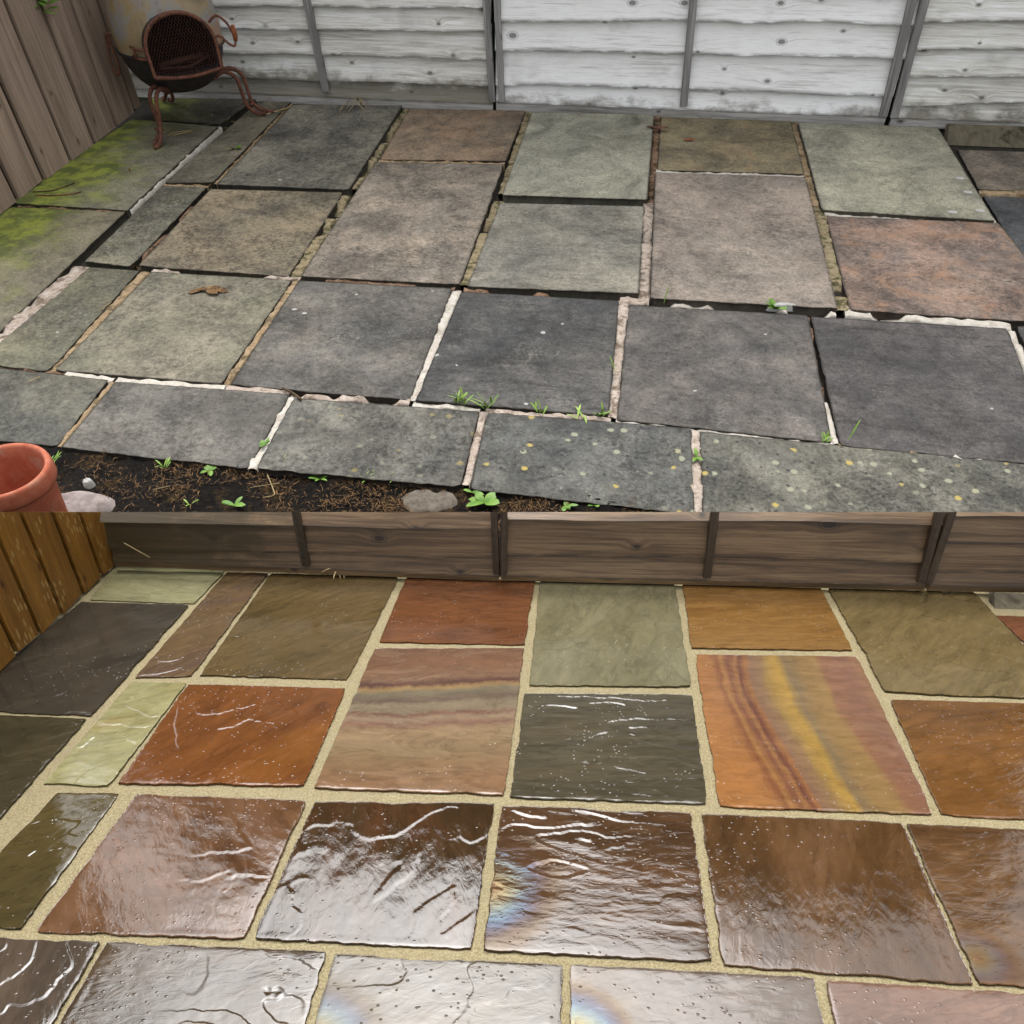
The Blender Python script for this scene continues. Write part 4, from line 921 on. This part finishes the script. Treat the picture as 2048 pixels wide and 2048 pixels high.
for i, (nm, pix, stops, mk_, gk) in enumerate(WET):
    if nm == 't':
        mt = wet_stone('wet_waved_sandstone', [(0,(132,82,56)),(.17,(146,88,60)),(.27,(150,100,74)),(.31,(108,62,56)),(.34,(176,128,76)),(.37,(142,124,98)),(.43,(128,98,82)),(.455,(156,132,104)),(.50,(150,124,98)),(.525,(138,86,72)),(.55,(168,132,104)),(.60,(150,100,82)),(.64,(172,130,94)),(.8,(158,120,84)),(1,(158,104,70))], 19,
                       mode='bands', curve=(.12, 1.55, .30, .0, .16), rough=.12, drops=.2, flake=.1, ripple=.25)
    elif nm == 'x':
        mt = wet_stone('wet_rainbow_sandstone', [(0,(184,100,28)),(.10,(176,96,34)),(.135,(146,72,40)),(.16,(178,104,40)),(.20,(138,70,50)),(.225,(172,100,48)),(.25,(122,58,50)),(.285,(168,92,42)),(.31,(152,104,80)),(.37,(158,112,72)),(.40,(176,126,52)),(.46,(190,134,34)),(.50,(146,114,80)),(.57,(160,114,62)),(.66,(168,118,62)),(.70,(158,96,68)),(.84,(150,92,74)),(1,(166,106,68))], 23,
                       mode='bands', curve=(2.08, .02, -.50, .0, .20), rough=.10, drops=.2, flake=.08, ripple=.25)
    else:
        mt = wet_stone('wet_sandstone', stops, i+1, **mk_)
    rs = np.random.RandomState(i+50)
    gg = dict(tilt=tuple(rs.uniform(-.002, .002, 2)), ang=rs.uniform(-.6, .6), aniso=1.8, ledge=.62); gg.update(gk)
    slab(grown(pix, 2.2), L, NL, mt, newp, 300+i, N=130, thick=.03, jit=.0045, amp=.5, moss=False, edge_drop=.0014, wdt=.06, **gg)

# low back fence of the new patio
def seam(wall, s, n):                          # height of the raked fence top
    p0 = wall.pt(s, 0, n); nn = R @ np.array([0, FPX, PY-1024.0]); k = -(p0-C).dot(nn)/wall.up.dot(nn); return k
def lower_panel(label, x_lo, x_hi, edges, rail, mat, stain, batt, seed):
    s_lo, s_hi = BF_L.px(*x_lo)[0], BF_L.px(*x_hi)[0]
    root = empty('fence_panel', BF_L.pt((s_lo+s_hi)/2, 0, 0), label, 'fence panel', 'low dark lap panels')
    fs = [waney([BF_L.px(*p) for p in e], seed+i, .0028) for i, e in enumerate(edges)]
    rl = [BF_L.px(*p) for p in rail]; fs.append(waney(rl, seed+20, .0003))
    def topf(q): return np.array([seam(BF_L, s, -.006) for s in q])
    tops = [topf]+[(lambda q, f=f: np.minimum(f(q)+.016, topf(q))) for f in fs[:-1]]
    nbs = [.013]*len(fs)
    for j, (f, t) in enumerate(zip(fs, tops)):
        lap_board(BF_L, s_lo+.002, s_hi-.002, f, t, mat, root, nb=.020, nt=-.006, th=.006, stain=stain, topcut=lambda s_, n_: seam(BF_L, s_, n_))
    bar(BF_L, (s_lo+.002, np.interp(s_lo, [p[0] for p in rl], [p[1] for p in rl])-.006), (s_hi-.002, np.interp(s_hi, [p[0] for p in rl], [p[1] for p in rl])-.006), .026, .0, .018, M['rail_wet'], root, 'bottom_rail')
    for (xt, xb, yb, wd) in batt:
        a = BF_L.px(xb, yb, .022); b = BF_L.px(xt, 1024, .022); bar(BF_L, a, (b[0], seam(BF_L, b[0], .030)), wd, .010, .030, M['batten_wet'], root, 'batten', cut=lambda s_, n_: seam(BF_L, s_, n_))
def sl_(s, z): return max(0, .9-s*1.1)+.2
def sm_(s, z): return max(0, .25-abs(z-.06)*2)
lower_panel('low dark wet lap panel with greenish stains, left', (238, 1139), (999, 1159), [[(240,1040),(600,1046),(790,1053),(985,1053)], [(250,1096),(600,1100),(790,1109),(985,1110)]], [(250,1119),(650,1134),(990,1148)], M['fence_wet'], sl_, [(591, 612, 1130, .026), (988, 993, 1147, .022)], 211)
lower_panel('low wet lap panel with many knots, middle', (1002, 1159), (1843, 1181), [[(1010,1034),(1300,1037),(1600,1037),(1860,1045)], [(1010,1107),(1300,1109),(1600,1112),(1850,1121)]], [(1005,1147),(1420,1156),(1845,1166)], M['fence_wet'], sm_, [(1008, 1007, 1147, .022), (1430, 1414, 1154, .026), (1880, 1842, 1163, .026)], 241)
lower_panel('low wet lap panel at the right edge', (1849, 1181), (2500, 1200), [[(1890,1024+4),(2048,1027),(2500,1030)], [(1880,1082),(2048,1083),(2500,1086)], [(1870,1138),(2048,1140),(2500,1146)]], [(1850,1167),(2048,1170),(2500,1180)], M['fence_wet'], sm_, [(1904, 1856, 1166, .026)], 271)
mb = MB(); P0, P1 = L(1990, 1219, -.006), L(2500, 1238, -.006); mb.box([P0, P1, P1+np.array([.01, .055, .02]), P0+np.array([.01, .055, .02])], np.array([0, .02, -.02]))
tag(mb.build('gravel_board', M['concrete']), 'short concrete gravel board below the low fence at right', 'gravel board')
# low left fence of wet boards
KB = [((655,283),(570,380)), ((556,398),(466,474)), ((450,490),(346,586)), ((330,596),(222,684)), ((204,694),(92,790)), ((74,806),(-30,905)), ((-50,925),(-170,1040)), ((-190,1060),(-330,1190)), ((-350,1210),(-520,1370)), ((-545,1395),(-760,1600)), ((-790,1630),(-1050,1890))]
edL = [tuple(sorted((s_on(LFL, a*KZ, 1020+b*KZ), s_on(LFL, c*KZ, 1020+d*KZ)))) for (a, b), (c, d) in KB]
board_fence(LFL, 'board_fence', 'raked fence of wet orange-brown boards with pale splashes', edL, lambda s, n: seam(LFL, s, n) if s < edL[6][0]-.001 else 1.2, M['gap_shade_wet'], M['board_wet'], th=.012, proud=.012, seed=4, nback=-.004)  # unseen boards past the left edge raised to darken slab reflections
# straw caught at the low fence
mb = MB(); r = random.Random(4); p = L(680, 1135, .02)
for i in range(12): leafblade(mb, p+np.array([r.uniform(-.012, .012), -.02, r.uniform(-.01, .02)]), r.uniform(0, 2*pi), r.uniform(.03, .07), .0035, r.uniform(-.8, .8), .5)
tag(mb.build('straw_tuft', M['straw'], None, True), 'small straw tuft caught at the low dark fence', 'straw')
mb = MB(); q = [BF_L.pt(*BF_L.px(248, 1086, .03), .03), BF_L.pt(*BF_L.px(300, 1115, .03), .03)]; mb.tube(q, .0022, 5); tag(mb.build('straw', M['straw'], None, True), 'pale stalk leaning on the low fence by the corner', 'straw')

# ------------------------------------------------------------------ added unseen hedge behind the pale fence (keeps sky out of the wet slabs' reflections)
HH = 4.6
mb = MB(); r = random.Random(12)
core = MB(); b0 = BF_U.pt(-3.2, 0, -.75); b1 = BF_U.pt(6.6, 0, -.75); b1[2] = b0[2] = GZ
core.box([b0, b1, b1+Z*(HH-.1-GZ), b0+Z*(HH-.1-GZ)], -BF_U.n*.6)
blocker = empty('blocker', BF_U.pt(1.7, GZ, -1), "tall added unseen leafy hedge behind the pale fence", 'blocker')
core.build('core', M['blocker'], blocker)
for i in range(9000):
    s = r.uniform(-3.2, 6.6); z = HH-.12+.2*float(perlin(np.array(s*1.3), np.array(0.0), 5)) if i % 3 == 0 else r.uniform(1.6, HH)
    p = BF_U.pt(s, z+r.uniform(-.06, .12), -.75+r.uniform(-.02, .1) if i % 3 else -.75-r.uniform(0, .6))
    leafblade(mb, p, r.uniform(0, 2*pi), .14, .07, r.uniform(-.3, 1.0), .2, 2)
tag(mb.build('foliage', M['blocker'], blocker), kind='stuff')
